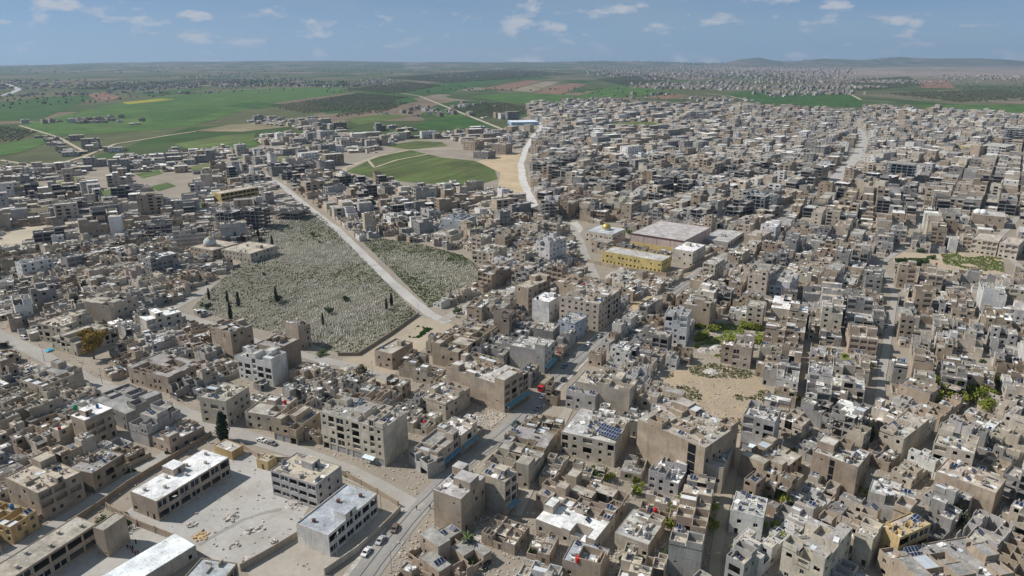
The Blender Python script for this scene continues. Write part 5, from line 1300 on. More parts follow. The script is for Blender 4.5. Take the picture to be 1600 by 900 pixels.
# ============================================================ TREES AND SHRUBS
def crown_mesh(seed, clumps, n_, leaf, c, sp=.2):
    """leaf-sized faces spread through clumps (cx, cy, cz, rx, rz)"""
    rng = random.Random(seed); mb = MB(False)
    for (cx, cy, cz, rx, rz) in clumps:
        for _ in range(n_):
            d = Vector((rng.gauss(0, 1), rng.gauss(0, 1), rng.gauss(0, 1))).normalized() * (rng.random() ** .45)
            p = Vector((cx + d.x * rx, cy + d.y * rx, cz + d.z * rz))
            u = Vector((rng.gauss(0, 1), rng.gauss(0, 1), rng.gauss(0, 1))).normalized(); v = u.orthogonal().normalized()
            s_ = leaf * rng.uniform(.6, 1.4); u *= s_; v *= s_ * .7
            mb.face([tuple(p - u), tuple(p + v), tuple(p + u), tuple(p - v)], 'leaf', jit(c, rng, sp))
    return mb.mesh('crown')
def trunk_mesh(h, r_, limbs, seed):
    rng = random.Random(seed); mb = MB()
    mb.tube([(0, 0, 0), (.05, .03, h * .5), (.0, .05, h)], [r_, r_ * .75, r_ * .45], 7, 'bark', (.16, .12, .08))
    for k in range(limbs):
        a = k * 6.28 / max(1, limbs) + rng.uniform(-.3, .3); l = h * rng.uniform(.5, .9)
        mb.tube([(0, 0, h * .55), (math.cos(a) * l * .4, math.sin(a) * l * .4, h * .55 + l * .4), (math.cos(a) * l * .8, math.sin(a) * l * .8, h * .55 + l * .75)], [r_ * .5, r_ * .35, r_ * .15], 5, 'bark', (.16, .12, .08))
    return mb.mesh('trunk')
def cyp(seed, h, r_, c, n_=200):
    cl = [(0, 0, h * (.1 + .8 * k / 8), r_ * (1 - abs(k / 8 - .35) * .95) * .95, h * .09) for k in range(9)]
    return trunk_mesh(h * .8, .22, 0, seed), crown_mesh(seed, cl, n_, .26, c)
def plant(name, parts, x, y, label, cat, rz=0, sc=1, group=None, z=0):
    root = empty(name, (x, y, z), rz); root.scale = (sc, sc, sc)
    for nm, me in parts: put(nm, me, root, (0, 0, 0))
    tag(root, label, cat, group); return root
DARK = (.022, .04, .018)
big = cyp(1, 13, 3.0, DARK, 420); slim = [cyp(2 + k, 10, 1.5, (.025, .045, .02), 150) for k in range(3)]
x, y = G(350, 690); plant('cypress_tree', (('trunk', big[0]), ('crown', big[1])), x, y, 'tall dark conical cypress standing in the street by the tan hut', 'tree')
x, y = G(1358, 690); plant('cypress_tree', (('trunk', big[0]), ('crown', big[1])), x, y, 'dark broad cypress among the low roofs near the dark stair slot', 'tree', 1, .62)
CY = [(327, 468), (356, 474), (373, 479), (361, 500), (505, 508), (350, 372), (369, 380), (426, 388), (604, 484), (612, 478), (432, 470), (404, 372)]
for i, (px, py) in enumerate(CY):
    x, y = G(px, py); me = slim[i % 3]
    r_ = plant('cypress_tree', (('trunk', me[0]), ('crown', me[1])), x, y, None, 'tree', i, .75 + .1 * (i % 4), 'cypresses in the cemetery'); RANKED.append((r_, 'cypress', 'slim dark evergreen', x, y))
rng = random.Random(50)
yc = [(rng.uniform(-3, 3), rng.uniform(-3, 3), rng.uniform(4.5, 9.5), rng.uniform(1.3, 2.2), rng.uniform(1.1, 1.8)) for _ in range(16)]
x, y = G(147, 561); plant('leafy_tree', (('trunk', trunk_mesh(5, .35, 6, 3)), ('crown', crown_mesh(9, yc, 260, .22, (.26, .17, .02), .3))), x, y, 'round golden-yellow tree at the left street corner', 'tree', 0, 1.42)
# palm
pm = MB(False); rng = random.Random(8)
for k in range(26):
    a = k * 2.4; up = rng.uniform(-.2, 1.1); l = rng.uniform(2.0, 2.8); prev = None
    for s_ in range(6):
        t_ = s_ / 5; r0 = l * t_; zz = 6 + up * r0 - .32 * r0 * r0 * (1.0 if up < .6 else .7)
        p = (math.cos(a) * r0, math.sin(a) * r0, zz); wd = .34 * math.sin(math.pi * (t_ * .85 + .12))
        e = ((p[0] - math.sin(a) * wd, p[1] + math.cos(a) * wd, zz - .12), p, (p[0] + math.sin(a) * wd, p[1] - math.cos(a) * wd, zz - .12))
        if prev:
            pm.face([prev[0], prev[1], e[1], e[0]], 'leaf', jit((.07, .10, .03), rng, .25)); pm.face([prev[1], prev[2], e[2], e[1]], 'leaf', jit((.07, .10, .03), rng, .25))
        prev = e
x, y = G(732, 864); plant('palm_tree', (('trunk', trunk_mesh(6, .3, 0, 5)), ('crown', pm.mesh('crown'))), x, y, 'single green palm in the roofless garden by the main road', 'palm', 0, .95)
# shrubs and vines
def bush(seed, c, r_=1.4, n_=110):
    rng = random.Random(seed)
    return crown_mesh(seed, [(rng.uniform(-r_, r_) * .7, rng.uniform(-r_, r_) * .7, rng.uniform(.3, 1.0) * r_, r_ * rng.uniform(.4, .7), r_ * .45) for _ in range(6)], n_, .16, c, .3)
YG, MG, DG2, BR = (.21, .245, .035), (.085, .13, .04), (.035, .06, .022), (.10, .085, .05)
BM = {'yellow-green vine': [bush(60 + k, YG) for k in range(3)], 'green bush': [bush(70 + k, MG) for k in range(3)], 'dark green bush': [bush(80 + k, DG2, 1.6) for k in range(2)], 'bare brown bush': [bush(90, BR, 1.8, 70)]}
stem = trunk_mesh(1.2, .09, 4, 6)
def shrub(px, py, kind, sc=1.0, z=0, xy=None):
    x, y = xy or G(px, py); me = rng.choice(BM[kind])
    r_ = plant('shrub', (('stem', stem), ('foliage', me)), x, y, None, 'shrub', rng.uniform(0, 6), sc, 'shrubs between the houses', z)
    RANKED.append((r_, kind, 'leafy clump', x, y))
rng = random.Random(77)
for px, py, k, s_ in [(1074, 796, 'yellow-green vine', 1.6), (1082, 812, 'yellow-green vine', 1.4), (1096, 822, 'yellow-green vine', 1.6), (1110, 800, 'yellow-green vine', 1.5), (1112, 830, 'yellow-green vine', 1.3), (1070, 780, 'yellow-green vine', 1.2), (1048, 806, 'yellow-green vine', 1.2), (1046, 830, 'yellow-green vine', 1.3), (1216, 778, 'yellow-green vine', 1.5), (1226, 788, 'yellow-green vine', 1.5), (1206, 772, 'yellow-green vine', 1.2),
                      (928, 746, 'green bush', 2.2), (918, 752, 'green bush', 1.6), (950, 752, 'yellow-green vine', 1.3), (990, 760, 'yellow-green vine', 1.2), (998, 772, 'yellow-green vine', 1.2), (838, 862, 'dark green bush', 1.7), (846, 872, 'green bush', 1.3), (1052, 880, 'dark green bush', 2.0), (990, 890, 'green bush', 1.8), (1000, 898, 'green bush', 1.4),
                      (1316, 828, 'dark green bush', 2.6), (1330, 846, 'dark green bush', 2.2), (1326, 812, 'green bush', 1.6), (1290, 872, 'yellow-green vine', 1.6), (1300, 884, 'green bush', 1.6), (1486, 806, 'dark green bush', 2.4), (1500, 822, 'dark green bush', 2.0), (1520, 832, 'green bush', 1.6), (1232, 670, 'green bush', 1.8), (1254, 650, 'dark green bush', 1.4), (1212, 628, 'yellow-green vine', 1.4), (1246, 630, 'yellow-green vine', 1.2),
                      (740, 880, 'green bush', 1.4), (1478, 620, 'yellow-green vine', 2.4), (1500, 616, 'yellow-green vine', 2.6), (1520, 626, 'yellow-green vine', 2.2), (1538, 622, 'yellow-green vine', 2.2), (1468, 606, 'yellow-green vine', 2.2), (1490, 632, 'yellow-green vine', 2.0), (1330, 584, 'yellow-green vine', 2.2), (1350, 582, 'yellow-green vine', 2.0), (1316, 574, 'yellow-green vine', 1.8), (1236, 514, 'yellow-green vine', 2.4), (1246, 512, 'yellow-green vine', 2.0), (1228, 516, 'yellow-green vine', 2.0),
                      (1212, 488, 'bare brown bush', 2.6), (1116, 440, 'bare brown bush', 2.4), (558, 588, 'bare brown bush', 2.6), (118, 474, 'dark green bush', 1.8), (1410, 412, 'dark green bush', 2.2), (1424, 414, 'dark green bush', 2.4), (1440, 416, 'dark green bush', 2.2), (1446, 412, 'green bush', 2.0), (1438, 394, 'dark green bush', 2.2), (1342, 352, 'dark green bush', 2.4), (1350, 350, 'dark green bush', 2.0), (880, 408, 'yellow-green vine', 2.2), (870, 406, 'green bush', 2.2), (1394, 666, 'green bush', 1.6), (1454, 660, 'dark green bush', 1.7),
                      (434, 474, 'dark green bush', 2.2), (408, 378, 'dark green bush', 2.0), (516, 490, 'dark green bush', 1.8), (540, 470, 'dark green bush', 1.6), (976, 362, 'green bush', 2.2), (982, 366, 'green bush', 2.0), (652, 352, 'green bush', 2.2), (672, 362, 'green bush', 2.4), (640, 356, 'yellow-green vine', 1.8), (92, 716, 'green bush', 1.0), (10, 542, 'dark green bush', 1.5)] + [(rng.uniform(1455, 1555), rng.uniform(600, 642), 'yellow-green vine', rng.uniform(1.3, 2.2)) for _ in range(22)] + [(rng.uniform(1150, 1380), rng.uniform(560, 880), rng.choice(('yellow-green vine', 'green bush')), rng.uniform(.8, 1.4)) for _ in range(24)] + [(rng.uniform(1085, 1190), rng.uniform(512, 552), 'yellow-green vine', rng.uniform(1, 2)) for _ in range(16)]:
    shrub(px, py, k, s_ * (1.25 if 'yellow' in k else 1), 1.2 if 'yellow' in k and py > 560 else 0)
k = 0
for cx, cy, d in sorted(COURTS, key=lambda q: q[2]):
    if k > 120 or d > 620: break
    if rng.random() < .55: shrub(0, 0, rng.choice(('green bush', 'yellow-green vine', 'dark green bush', 'green bush')), rng.uniform(.9, 1.9), xy=(cx, cy)); k += 1

# ============================================================ ROOF THINGS
def solar(x, y, z, rot, nx_, ny_, label=None, tilt=28, frame=.0, group='solar panels on the roofs'):
    root = empty('solar_panel', (x, y, z + .004), rot)
    W_, D_ = 1.05, 1.7; t_ = R(tilt); cz, sz = math.cos(t_), math.sin(t_)
    def P(u, v, o_=0): return (u, v * cz - o_ * sz, frame + .25 + v * sz + o_ * cz)
    mb = MB()
    for u in (0.1, nx_ * W_ - .1):
        mb.box(u - .04, .05, 0, u + .04, .13, frame + .26, 'metal', (.4, .4, .4)); top = ny_ * D_ * .95
        mb.box(u - .04, top * cz - .04, 0, u + .04, top * cz + .04, frame + .24 + top * sz, 'metal', (.4, .4, .4))
    mb.build('stand', root)
    for i in range(nx_):
        for j in range(ny_):
            u0, u1, v0, v1 = i * W_ + .03, (i + 1) * W_ - .03, j * D_ + .03, (j + 1) * D_ - .03
            m2 = MB(); q = [P(u0, v0, .05), P(u1, v0, .05), P(u1, v1, .05), P(u0, v1, .05)]; lo = [P(u0, v0), P(u1, v0), P(u1, v1), P(u0, v1)]
            for n_ in range(4):
                m_ = (n_ + 1) % 4; m2.face([lo[n_], lo[m_], q[m_], q[n_]], 'metal', (.5, .5, .52))
            m2.face(lo[::-1], 'metal', (.3, .3, .3))
            k = .045; r_ = [P(u0 + k, v0 + k, .052), P(u1 - k, v0 + k, .052), P(u1 - k, v1 - k, .052), P(u0 + k, v1 - k, .052)]
            for n_ in range(4):
                m_ = (n_ + 1) % 4; m2.face([q[n_], q[m_], r_[m_], r_[n_]], 'metal', (.5, .5, .52))
            m2.face(r_, 'solar', (1, 1, 1)); m2.build('panel', root)
    tag(root, label, 'solar panel', group)
    return root
def tank(x, y, z, c, cn, sc=1.0):
    root = empty('water_tank', (x, y, z + .004), rng.uniform(0, 6)); root.scale = (sc,) * 3
    mb = MB()
    for a in range(4): mb.obox(.38 * math.cos(a * 1.57 + .78), .38 * math.sin(a * 1.57 + .78), 0, .07, .07, .35, 0, 'metal', (.25, .2, .17))
    mb.build('stand', root)
    mb = MB(); mb.cyl(0, 0, .35, .6, .62, 1.15, 14, 'paint', c, cap=False); mb.cyl(0, 0, 1.5, .62, .3, .22, 14, 'paint', c); brl = mb.build('barrel', root)
    mb = MB(); mb.cyl(0, 0, 1.722, .24, .22, .1, 10, 'paint', (c[0] * .8, c[1] * .8, c[2] * .8)); mb.build('lid', brl)
    tag(root, None, 'water tank', 'water tanks on the roofs'); RANKED.append((root, f'{cn} water tank', 'small upright barrel', x, y))
rng = random.Random(99)
RED, WHT, BLK, GRN, BLU, SIL = (.50, .03, .025), (.75, .75, .74), (.03, .03, .035), (.02, .22, .10), (.06, .16, .34), (.55, .56, .58)
SUNROT = math.atan2(-.3, -.95) + math.pi / 2
npan = ntank = 0
for (ox, oy, z, th, ww, dd, dist, root) in sorted(ROOFSPOTS, key=lambda q: q[6]):
    if dist > 560: break
    c_, s_ = math.cos(th), math.sin(th)
    px, py = PX(ox, oy, z)
    def spot(mw, md):
        u, v = rng.uniform(.5, max(.6, ww - mw - .5)), rng.uniform(.5, max(.6, dd - md - .5)); return ox + u * c_ - v * s_, oy + u * s_ + v * c_
    p_pan = .75 if px > 880 and py > 520 else (.34 if px > 700 else .2)
    if rng.random() < p_pan and min(ww, dd) > 2.6 and npan < 270:
        for _ in range(1):
            nx_, ny_ = rng.choice(((2, 1), (3, 1), (2, 2), (4, 1), (1, 2), (4, 2)))
            if nx_ * 1.05 > ww - 1.2 or ny_ * 1.7 > dd - 1.2: nx_, ny_ = (2, 1) if ww > 3 else (1, 1)
            x, y = spot(nx_ * 1.05, ny_ * 1.7)
            ra = th + rng.choice((0, math.pi / 2, -math.pi / 2)); u, v = ww * rng.uniform(.42, .58), dd * rng.uniform(.42, .58)
            x, y = ox + u * c_ - v * s_, oy + u * s_ + v * c_
            hx, hy = nx_ * .525, ny_ * .8
            r_ = solar(x - hx * math.cos(ra) + hy * math.sin(ra), y - hx * math.sin(ra) - hy * math.cos(ra), z, ra, nx_, ny_, tilt=rng.uniform(18, 34)); npan += 1
            RANKED.append((r_, 'solar panel', f'dark blue {NUM.get(nx_ * ny_, "eight") if nx_ * ny_ <= 6 else "eight"}-module array', x, y))
    if rng.random() < .15 and ntank < 140:
        c, cn = rng.choice(((RED, 'red'), (WHT, 'white'), (SIL, 'silver'), (WHT, 'white'), (BLK, 'black'), (SIL, 'silver'), (BLU, 'blue'), (WHT, 'white')))
        x, y = spot(1, 1); tank(x, y, z, c, cn, rng.uniform(.8, 1.15)); ntank += 1
x, y = G(925, 690, 9.6)
solar(*G(930, 679, 9.6), 9.6, ang((961, 694), (904, 672)) + math.pi, 8, 3, 'largest dark solar array tilted over a rubble-littered roof by the alley', 18, .9, 'solar arrays standing singly')
tank(*G(677, 730, .05), .0, RED, 'red', 1.9); tank(*G(117, 634, 14.0), 12.0, GRN, 'green', 1.3); tank(*G(235, 622, 7.2), 7.25, RED, 'red', 1.3)
tank(*G(903, 880, 5.2), 5.25, RED, 'red', 1.3)

# ============================================================ VEHICLES
def car_meshes(c, kind='car'):
    L_, W_ = 4.3, 1.72; body = MB(); glass = MB()
    prof = [(-2.15, .35), (-2.15, .78), (-1.35, .92), (-.75, 1.42), (.65, 1.44), (1.35, .98), (2.05, .85), (2.15, .6), (2.15, .35)]
    if kind == 'van': prof = [(-2.15, .4), (-2.15, 1.0), (-1.6, 1.1), (-1.0, 1.9), (2.1, 1.92), (2.15, 1.0), (2.15, .4)]
    n_ = len(prof); hw = lambda z: W_ / 2 - max(0, z - .9) * .22
    for i in range(n_):
        a, b_ = prof[i], prof[(i + 1) % n_]
        body.face([(a[0], -hw(a[1]), a[1]), (a[0], hw(a[1]), a[1]), (b_[0], hw(b_[1]), b_[1]), (b_[0], -hw(b_[1]), b_[1])], 'carpaint', c)
    for s_ in (-1, 1):
        pts = [(p[0], s_ * hw(p[1]), p[1]) for p in prof]; body.face(pts if s_ > 0 else pts[::-1], 'carpaint', c)
    top = 1.40 if kind == 'car' else 1.8
    def strip_(a, b_, k0, k1, m_):
        p = [(a[0] + (b_[0] - a[0]) * k0, a[1] + (b_[1] - a[1]) * k0), (a[0] + (b_[0] - a[0]) * k1, a[1] + (b_[1] - a[1]) * k1)]
        n2 = Vector((b_[1] - a[1], 0, -(b_[0] - a[0]))).normalized() * (-.015)
        m_.face([(p[0][0] + n2.x, -hw(p[0][1]) + .12, p[0][1] + n2.z), (p[0][0] + n2.x, hw(p[0][1]) - .12, p[0][1] + n2.z), (p[1][0] + n2.x, hw(p[1][1]) - .12, p[1][1] + n2.z), (p[1][0] + n2.x, -hw(p[1][1]) + .12, p[1][1] + n2.z)], 'glass', (0, 0, 0))
    ws, rw = MB(), MB()
    i0 = 2; strip_(prof[i0], prof[i0 + 1], .1, .92, ws)
    if kind == 'car': strip_(prof[4], prof[5], .08, .9, rw)
    sg = []
    for s_ in (-1, 1):
        m_ = MB(); z0, z1 = (.96, 1.36) if kind == 'car' else (1.15, 1.75); x0, x1 = (-1.05, .95) if kind == 'car' else (-1.1, 1.9)
        pts = [(x0, s_ * (hw(z0) + .012), z0), (x1, s_ * (hw(z0) + .012), z0), (x1 - .35, s_ * (hw(z1) + .012), z1), (x0 + .4, s_ * (hw(z1) + .012), z1)]
        m_.face(pts if s_ < 0 else pts[::-1], 'glass', (0, 0, 0)); sg.append(m_.mesh('side_window'))
    wh = MB(); ring = [(.32 * math.cos(a), .32 * math.sin(a)) for a in [k * 6.2832 / 12 for k in range(12)]]
    for k in range(12):
        a, b_ = ring[k], ring[(k + 1) % 12]; wh.face([(a[0], -.1, a[1]), (b_[0], -.1, b_[1]), (b_[0], .1, b_[1]), (a[0], .1, a[1])], 'metal', (.02, .02, .02))
    for s_ in (-.1, .1): wh.face([(p[0], s_, p[1]) for p in (ring if s_ < 0 else ring[::-1])], 'metal', (.03, .03, .03))
    hl = MB(); hl.obox(0, 0, 0, .06, .34, .14, 0, 'paint', (.7, .7, .68))
    return dict(body=body.mesh('body'), ws=ws.mesh('windscreen'), rw=rw.mesh('rear_window') if rw.f else None, sg=sg, wh=wh.mesh('wheel'), hl=hl.mesh('headlight'))
CARC = {'white': (.72, .72, .71), 'silver': (.42, .43, .44), 'dark green': (.03, .06, .05), 'black': (.02, .02, .022), 'brown': (.17, .12, .09), 'red': (.35, .03, .03), 'blue': (.08, .14, .26), 'grey': (.2, .2, .21)}
CM = {}
def car(px, py, rot, colour, label, kind='car', z=.16, cat=None):
    key = (colour, kind)
    if key not in CM: CM[key] = car_meshes(CARC[colour], kind)
    M = CM[key]; x, y = G(px, py)
    root = empty('parked_car' if kind == 'car' else 'parked_van', (x, y, z), rot)
    put('body', M['body'], root, (0, 0, 0)); put('windscreen', M['ws'], root, (0, 0, 0))
    if M['rw']: put('rear_window', M['rw'], root, (0, 0, 0))
    for s_ in M['sg']: put('side_window', s_, root, (0, 0, 0))
    for a in (-1.35, 1.35):
        for b_ in (-.8, .8): put('wheel', M['wh'], root, (a, b_, .33))
    for b_ in (-.55, .55): put('headlight', M['hl'], root, (-2.17, b_, .62))
    tag(root, label, cat or kind, 'vehicles in the streets')
    return root
RA = ang((585, 878), (632, 818)); RB = ang((340, 668), (470, 708)); RC = ang((858, 604), (952, 520))
car(573, 865, RA, 'white', 'white car nearest the bottom edge beside the white school wall')
car(595, 847, RA, 'silver', 'silver car parked between the white and the brown car')
car(617, 828, RA + .2, 'brown', 'brown car at the head of the row by the white school')
car(409, 690, RB, 'white', 'white car parked in the street near the dark cypress')
car(425, 695, RB, 'grey', 'grey car parked behind the white one near the cypress')
car(805, 664, RC, 'dark green', 'dark green car on the main road above the blue-awning market')
car(848, 622, RC, 'white', 'small white car just behind the red lorry')
car(38, 530, RB + 3.1, 'white', 'white van in the street before the balconied block', 'van')
car(1380, 512, .1, 'white', 'white van wedged in the back street', 'van')
car(1556, 889, .0, 'silver', 'silver car under the open shed roof at the bottom corner'); car(1590, 892, .0, 'white', 'white van beside the silver car at the bottom corner', 'van')
car(640, 888, RA + 1.2, 'silver', 'silver pickup parked by rubbish opposite the white car'); car(760, 884, RA, 'black', 'dark car in the lane below the palm')
for i, (px, py, cc) in enumerate([(884, 556, 'grey'), (919, 539, 'white'), (936, 527, 'silver'), (962, 506, 'dark green'), (980, 500, 'blue'), (1004, 487, 'grey'), (1008, 492, 'red'), (880, 595, 'black'), (1131, 392, 'white'), (1112, 417, 'dark green'), (1094, 424, 'silver'), (882, 574, 'blue'), (1335, 262, 'white'), (1349, 236, 'grey'), (842, 640, 'grey'), (1586, 398, 'white')]):
    r_ = car(px, py, RC + rng.uniform(-.08, .08), cc, None); RANKED.append((r_, f'{cc} car', 'small saloon on the street', *G(px, py)))
# lorry
x, y = G(852, 606); root = empty('lorry', (x, y, .16), RC)
mb = MB(); mb.box(-3.2, -1.2, 1.0, 6.4, 1.2, 3.4, 'paint', (.20, .17, .13), 'cloth', (.30, .26, .20), bottom=True); mb.build('cargo_box', root)
mb = MB(); mb.box(-5.6, -1.15, .6, -3.4, 1.15, 2.7, 'carpaint', (.45, .03, .035), bottom=True); cb = mb.build('cab', root)
mb = MB(); mb.box(-5.64, -.95, 1.6, -5.605, .95, 2.4, 'glass', (0, 0, 0)); mb.build('windscreen', cb)
mb = MB(); mb.box(-5.4, -.5, .55, 6.3, .5, .99, 'metal', (.06, .06, .06)); mb.build('chassis', root)
whm = CM[('white', 'car')]['wh']
for a in (-4.6, 3.4, 4.6):
    for b_ in (-1.0, 1.0): put('wheel', whm, root, (a, b_, .5), 0, (1.5, 1.6, 1.5))
tag(root, 'lorry with red cab and long brown box on the main road', 'lorry')

# ============================================================ PEOPLE (one continuous figure each, standing)
def person_mesh(cloth, trousers, seed):
    vs_ = [(0, 0, .95), (0, .01, 1.2), (0, 0, 1.42), (0, .0, 1.52), (0, -.02, 1.66), (.1, 0, .9), (.12, -.03, .5), (.12, 0, .06), (.12, -.13, .03), (-.1, 0, .9), (-.12, .06, .5), (-.12, .12, .08), (-.12, 0, .03), (.19, 0, 1.4), (.27, .02, 1.12), (.26, -.12, .9), (-.19, 0, 1.4), (-.27, .02, 1.12), (-.26, -.06, .88)]
    es = [(0, 1), (1, 2), (2, 3), (3, 4), (0, 5), (5, 6), (6, 7), (7, 8), (0, 9), (9, 10), (10, 11), (11, 12), (2, 13), (13, 14), (14, 15), (2, 16), (16, 17), (17, 18)]
    rad = [.15, .14, .15, .055, .11, .09, .065, .045, .04, .09, .065, .045, .04, .06, .045, .035, .06, .045, .035]
    me = bpy.data.meshes.new('person'); me.from_pydata(vs_, es, [])
    o = bpy.data.objects.new('person', me); col.objects.link(o)
    md = o.modifiers.new('skin', 'SKIN')
    for i, sv in enumerate(me.skin_vertices[0].data): sv.radius = (rad[i], rad[i]); sv.use_root = i == 0
    dg = bpy.context.evaluated_depsgraph_get(); nm = bpy.data.meshes.new_from_object(o.evaluated_get(dg))
    bpy.data.objects.remove(o)
    for m_ in ('cloth',): nm.materials.append(MATS[m_])
    at_ = nm.attributes.new('tint', 'FLOAT_COLOR', 'FACE'); cc = []
    for p in nm.polygons:
        z = p.center.z; hd = z > 1.5 or (abs(p.center.x) > .22 and z < .95)
        cc += [*((.36, .24, .17) if hd and z < 1.7 else (.03, .025, .02) if z >= 1.7 else cloth if z > .92 else trousers), 1]
    at_.data.foreach_set('color', cc); nm.name = 'person'
    return nm
PM = [person_mesh((.05, .06, .10), (.03, .03, .04), 0), person_mesh((.22, .05, .05), (.04, .04, .06), 1), person_mesh((.35, .33, .30), (.05, .05, .07), 2), person_mesh((.02, .02, .025), (.02, .02, .025), 3)]
rng = random.Random(4)
PP = [(191 + k * 2.6 + rng.uniform(-1, 1), 838 - k * 1.6 + rng.uniform(-1.2, 1.2)) for k in range(12)] + [(200, 858), (204, 857), (208, 860), (207, 864), (212, 868), (216, 867), (213, 850), (155, 866)]
for px, py in PP:
    x, y = G(px, py); o = put('person', rng.choice(PM), None, (x, y, .04), rng.uniform(0, 6)); tag(o, None, 'person', 'pupils standing in the lower school yard'); RANKED.append((o, 'person', 'dark-clothed pupil', x, y))
for px, py, lb in ((651, 797, 'person in dark clothes walking at the road junction'), (672, 795, 'person crossing the road beside the bare block tower'), (300, 737, 'person standing in the rubble yard before the school')):
    x, y = G(px, py); o = put('person', PM[0], None, (x, y, .14), rng.uniform(0, 6)); tag(o, lb, 'person')

# ============================================================ POLES, HEAPS, RUBBLE
def pole(px, py, h, label, lamp=True):
    x, y = G(px, py); root = empty('street_lamp' if lamp else 'utility_pole', (x, y, .0), RA)
    mb = MB(); mb.cyl(0, 0, 0, .12, .07, h, 8, 'metal', (.34, .33, .32)); mb.build('post', root)
    mb = MB()
    if lamp: mb.tube([(0, 0, h - .1), (.6, 0, h + .25), (1.4, 0, h + .3)], [.05, .05, .05], 6, 'metal', (.34, .33, .32)); mb.obox(1.6, 0, h + .24, .6, .22, .12, 0, 'metal', (.5, .5, .5), bottom=True); mb.build('lamp_arm', root)
    else: mb.obox(0, 0, h - .6, 1.6, .1, .1, 0, 'metal', (.3, .27, .22), bottom=True); mb.build('crossarm', root)
    tag(root, label, 'lamp post' if lamp else 'pole', 'poles along the streets')
    if not label: RANKED.append((root, 'lamp post' if lamp else 'utility pole', 'thin grey', x, y))
for px, py, h, lm in [(596, 800, 6.5, True), (526, 868, 6.5, True), (612, 893, 7.5, True), (752, 690, 8, False), (974, 512, 8, True), (1005, 486, 9, False), (897, 535, 8, False), (4, 868, 8, False), (208, 752, 7, False), (702, 545, 8, False), (582, 585, 7, False), (654, 496, 8, False), (1220, 715, 8, False), (1070, 440, 9, True), (1140, 395, 9, True), (330, 655, 8, False), (1180, 740, 8, False), (160, 600, 8, False), (70, 565, 8, False)]:
    pole(px, py, h, None, lm)
rng = random.Random(13)
def heap(px, py, r_, h, label, c=(.46, .43, .39)):
    x, y = G(px, py); root = empty('rubble_heap', (x, y, .02)); mb = MB()
    n_ = 12; rings = []
    for q in range(4):
        t_ = q / 4; rings.append([(r_ * (1 - t_ * .85) * rng.uniform(.75, 1.2) * math.cos(k * 6.2832 / n_), r_ * (1 - t_ * .85) * rng.uniform(.75, 1.2) * math.sin(k * 6.2832 / n_), h * t_ * rng.uniform(.8, 1.15)) for k in range(n_)])
    for a, b_ in zip(rings, rings[1:]):
        for k in range(n_): mb.face([a[k], a[(k + 1) % n_], b_[(k + 1) % n_], b_[k]], 'rubble', jit(c, rng, .2))
    mb.face(rings[-1], 'rubble', c); mb.build('mound', root)
    for _ in range(14):
        m2 = MB(); a, rr_ = rng.uniform(0, 6.3), r_ * rng.uniform(.2, 1.25); m2.obox(rr_ * math.cos(a), rr_ * math.sin(a), max(0, h * (1 - rr_ / r_) * .8), rng.uniform(.4, 1.3), rng.uniform(.3, .8), rng.uniform(.2, .5), rng.uniform(0, 3), 'rubble', jit(c, rng, .3), .85, True); m2.build('rubble_block', root)
    tag(root, label, 'rubble heap', 'rubble heaps')
for a in [(363, 809, 2.2, 1.1, 'pale rubble heap in the middle of the school yard'), (388, 831, 1.3, .8, 'small grey debris pile nearer the yard centre'), (402, 826, 1.8, .5, 'flat broken slab pile in the school yard'), (427, 846, 1.4, 1.0, 'grey scrap pile by the yard wall near the white school'), (393, 873, 2.2, 1.2, 'grey scrap row against the lower yard wall'), (300, 820, 1.2, .7, 'dark debris pile before the white-roofed school'), (312, 838, 2.4, .3, 'low ochre sand pile in the school yard'), (366, 852, 1.6, .4, 'long pale slab lying in the school yard'), (460, 788, 3.5, .8, 'rubble fan at the foot of the gutted school'), (1120, 545, 4.5, 2.4, 'collapsed house mound on the green rubble lot'), (1100, 548, 3.5, 2.0, 'grey collapse mound edging the green rubble lot'), (1112, 582, 4, 1.6, 'rubble slope above the dirt lot'), (758, 836, 4, 1.4, 'pale rubble spill at the foot of the bare block tower'), (742, 658, 3.5, 1.0, 'rubbish mound beside the main road above the market'), (545, 575, 3.2, 1.0, 'stone heap by the lower cemetery wall'), (470, 600, 4.5, 1.5, 'orange earth mound below the white-fronted block'), (290, 598, 5, 2.2, 'collapsed concrete mound beside the burnt shell'), (665, 870, 3.2, 1.2, 'rubbish mound in the roofless roadside house')]:
    heap(*a[:5], c=(.46, .34, .20) if 'orange' in a[4] or 'ochre' in a[4] else (.46, .43, .39))
db = MB(False)
def chips(x, y, z, r_, n_):
    for _ in range(n_):
        a, q = rng.uniform(0, 6.3), r_ * math.sqrt(rng.random()); s_ = rng.uniform(.12, .55)
        db.obox(x + q * math.cos(a), y + q * math.sin(a), z - .02, s_ * rng.uniform(.8, 2), s_, s_ * rng.uniform(.3, .8), rng.uniform(0, 3), 'rubble', jit(rng.choice(((.47, .44, .40), (.55, .52, .48), (.38, .34, .29), (.5, .43, .34))), rng, .15), .8)
for x, y, z, r_, n_ in DEBRIS: chips(x, y, z, r_, n_)
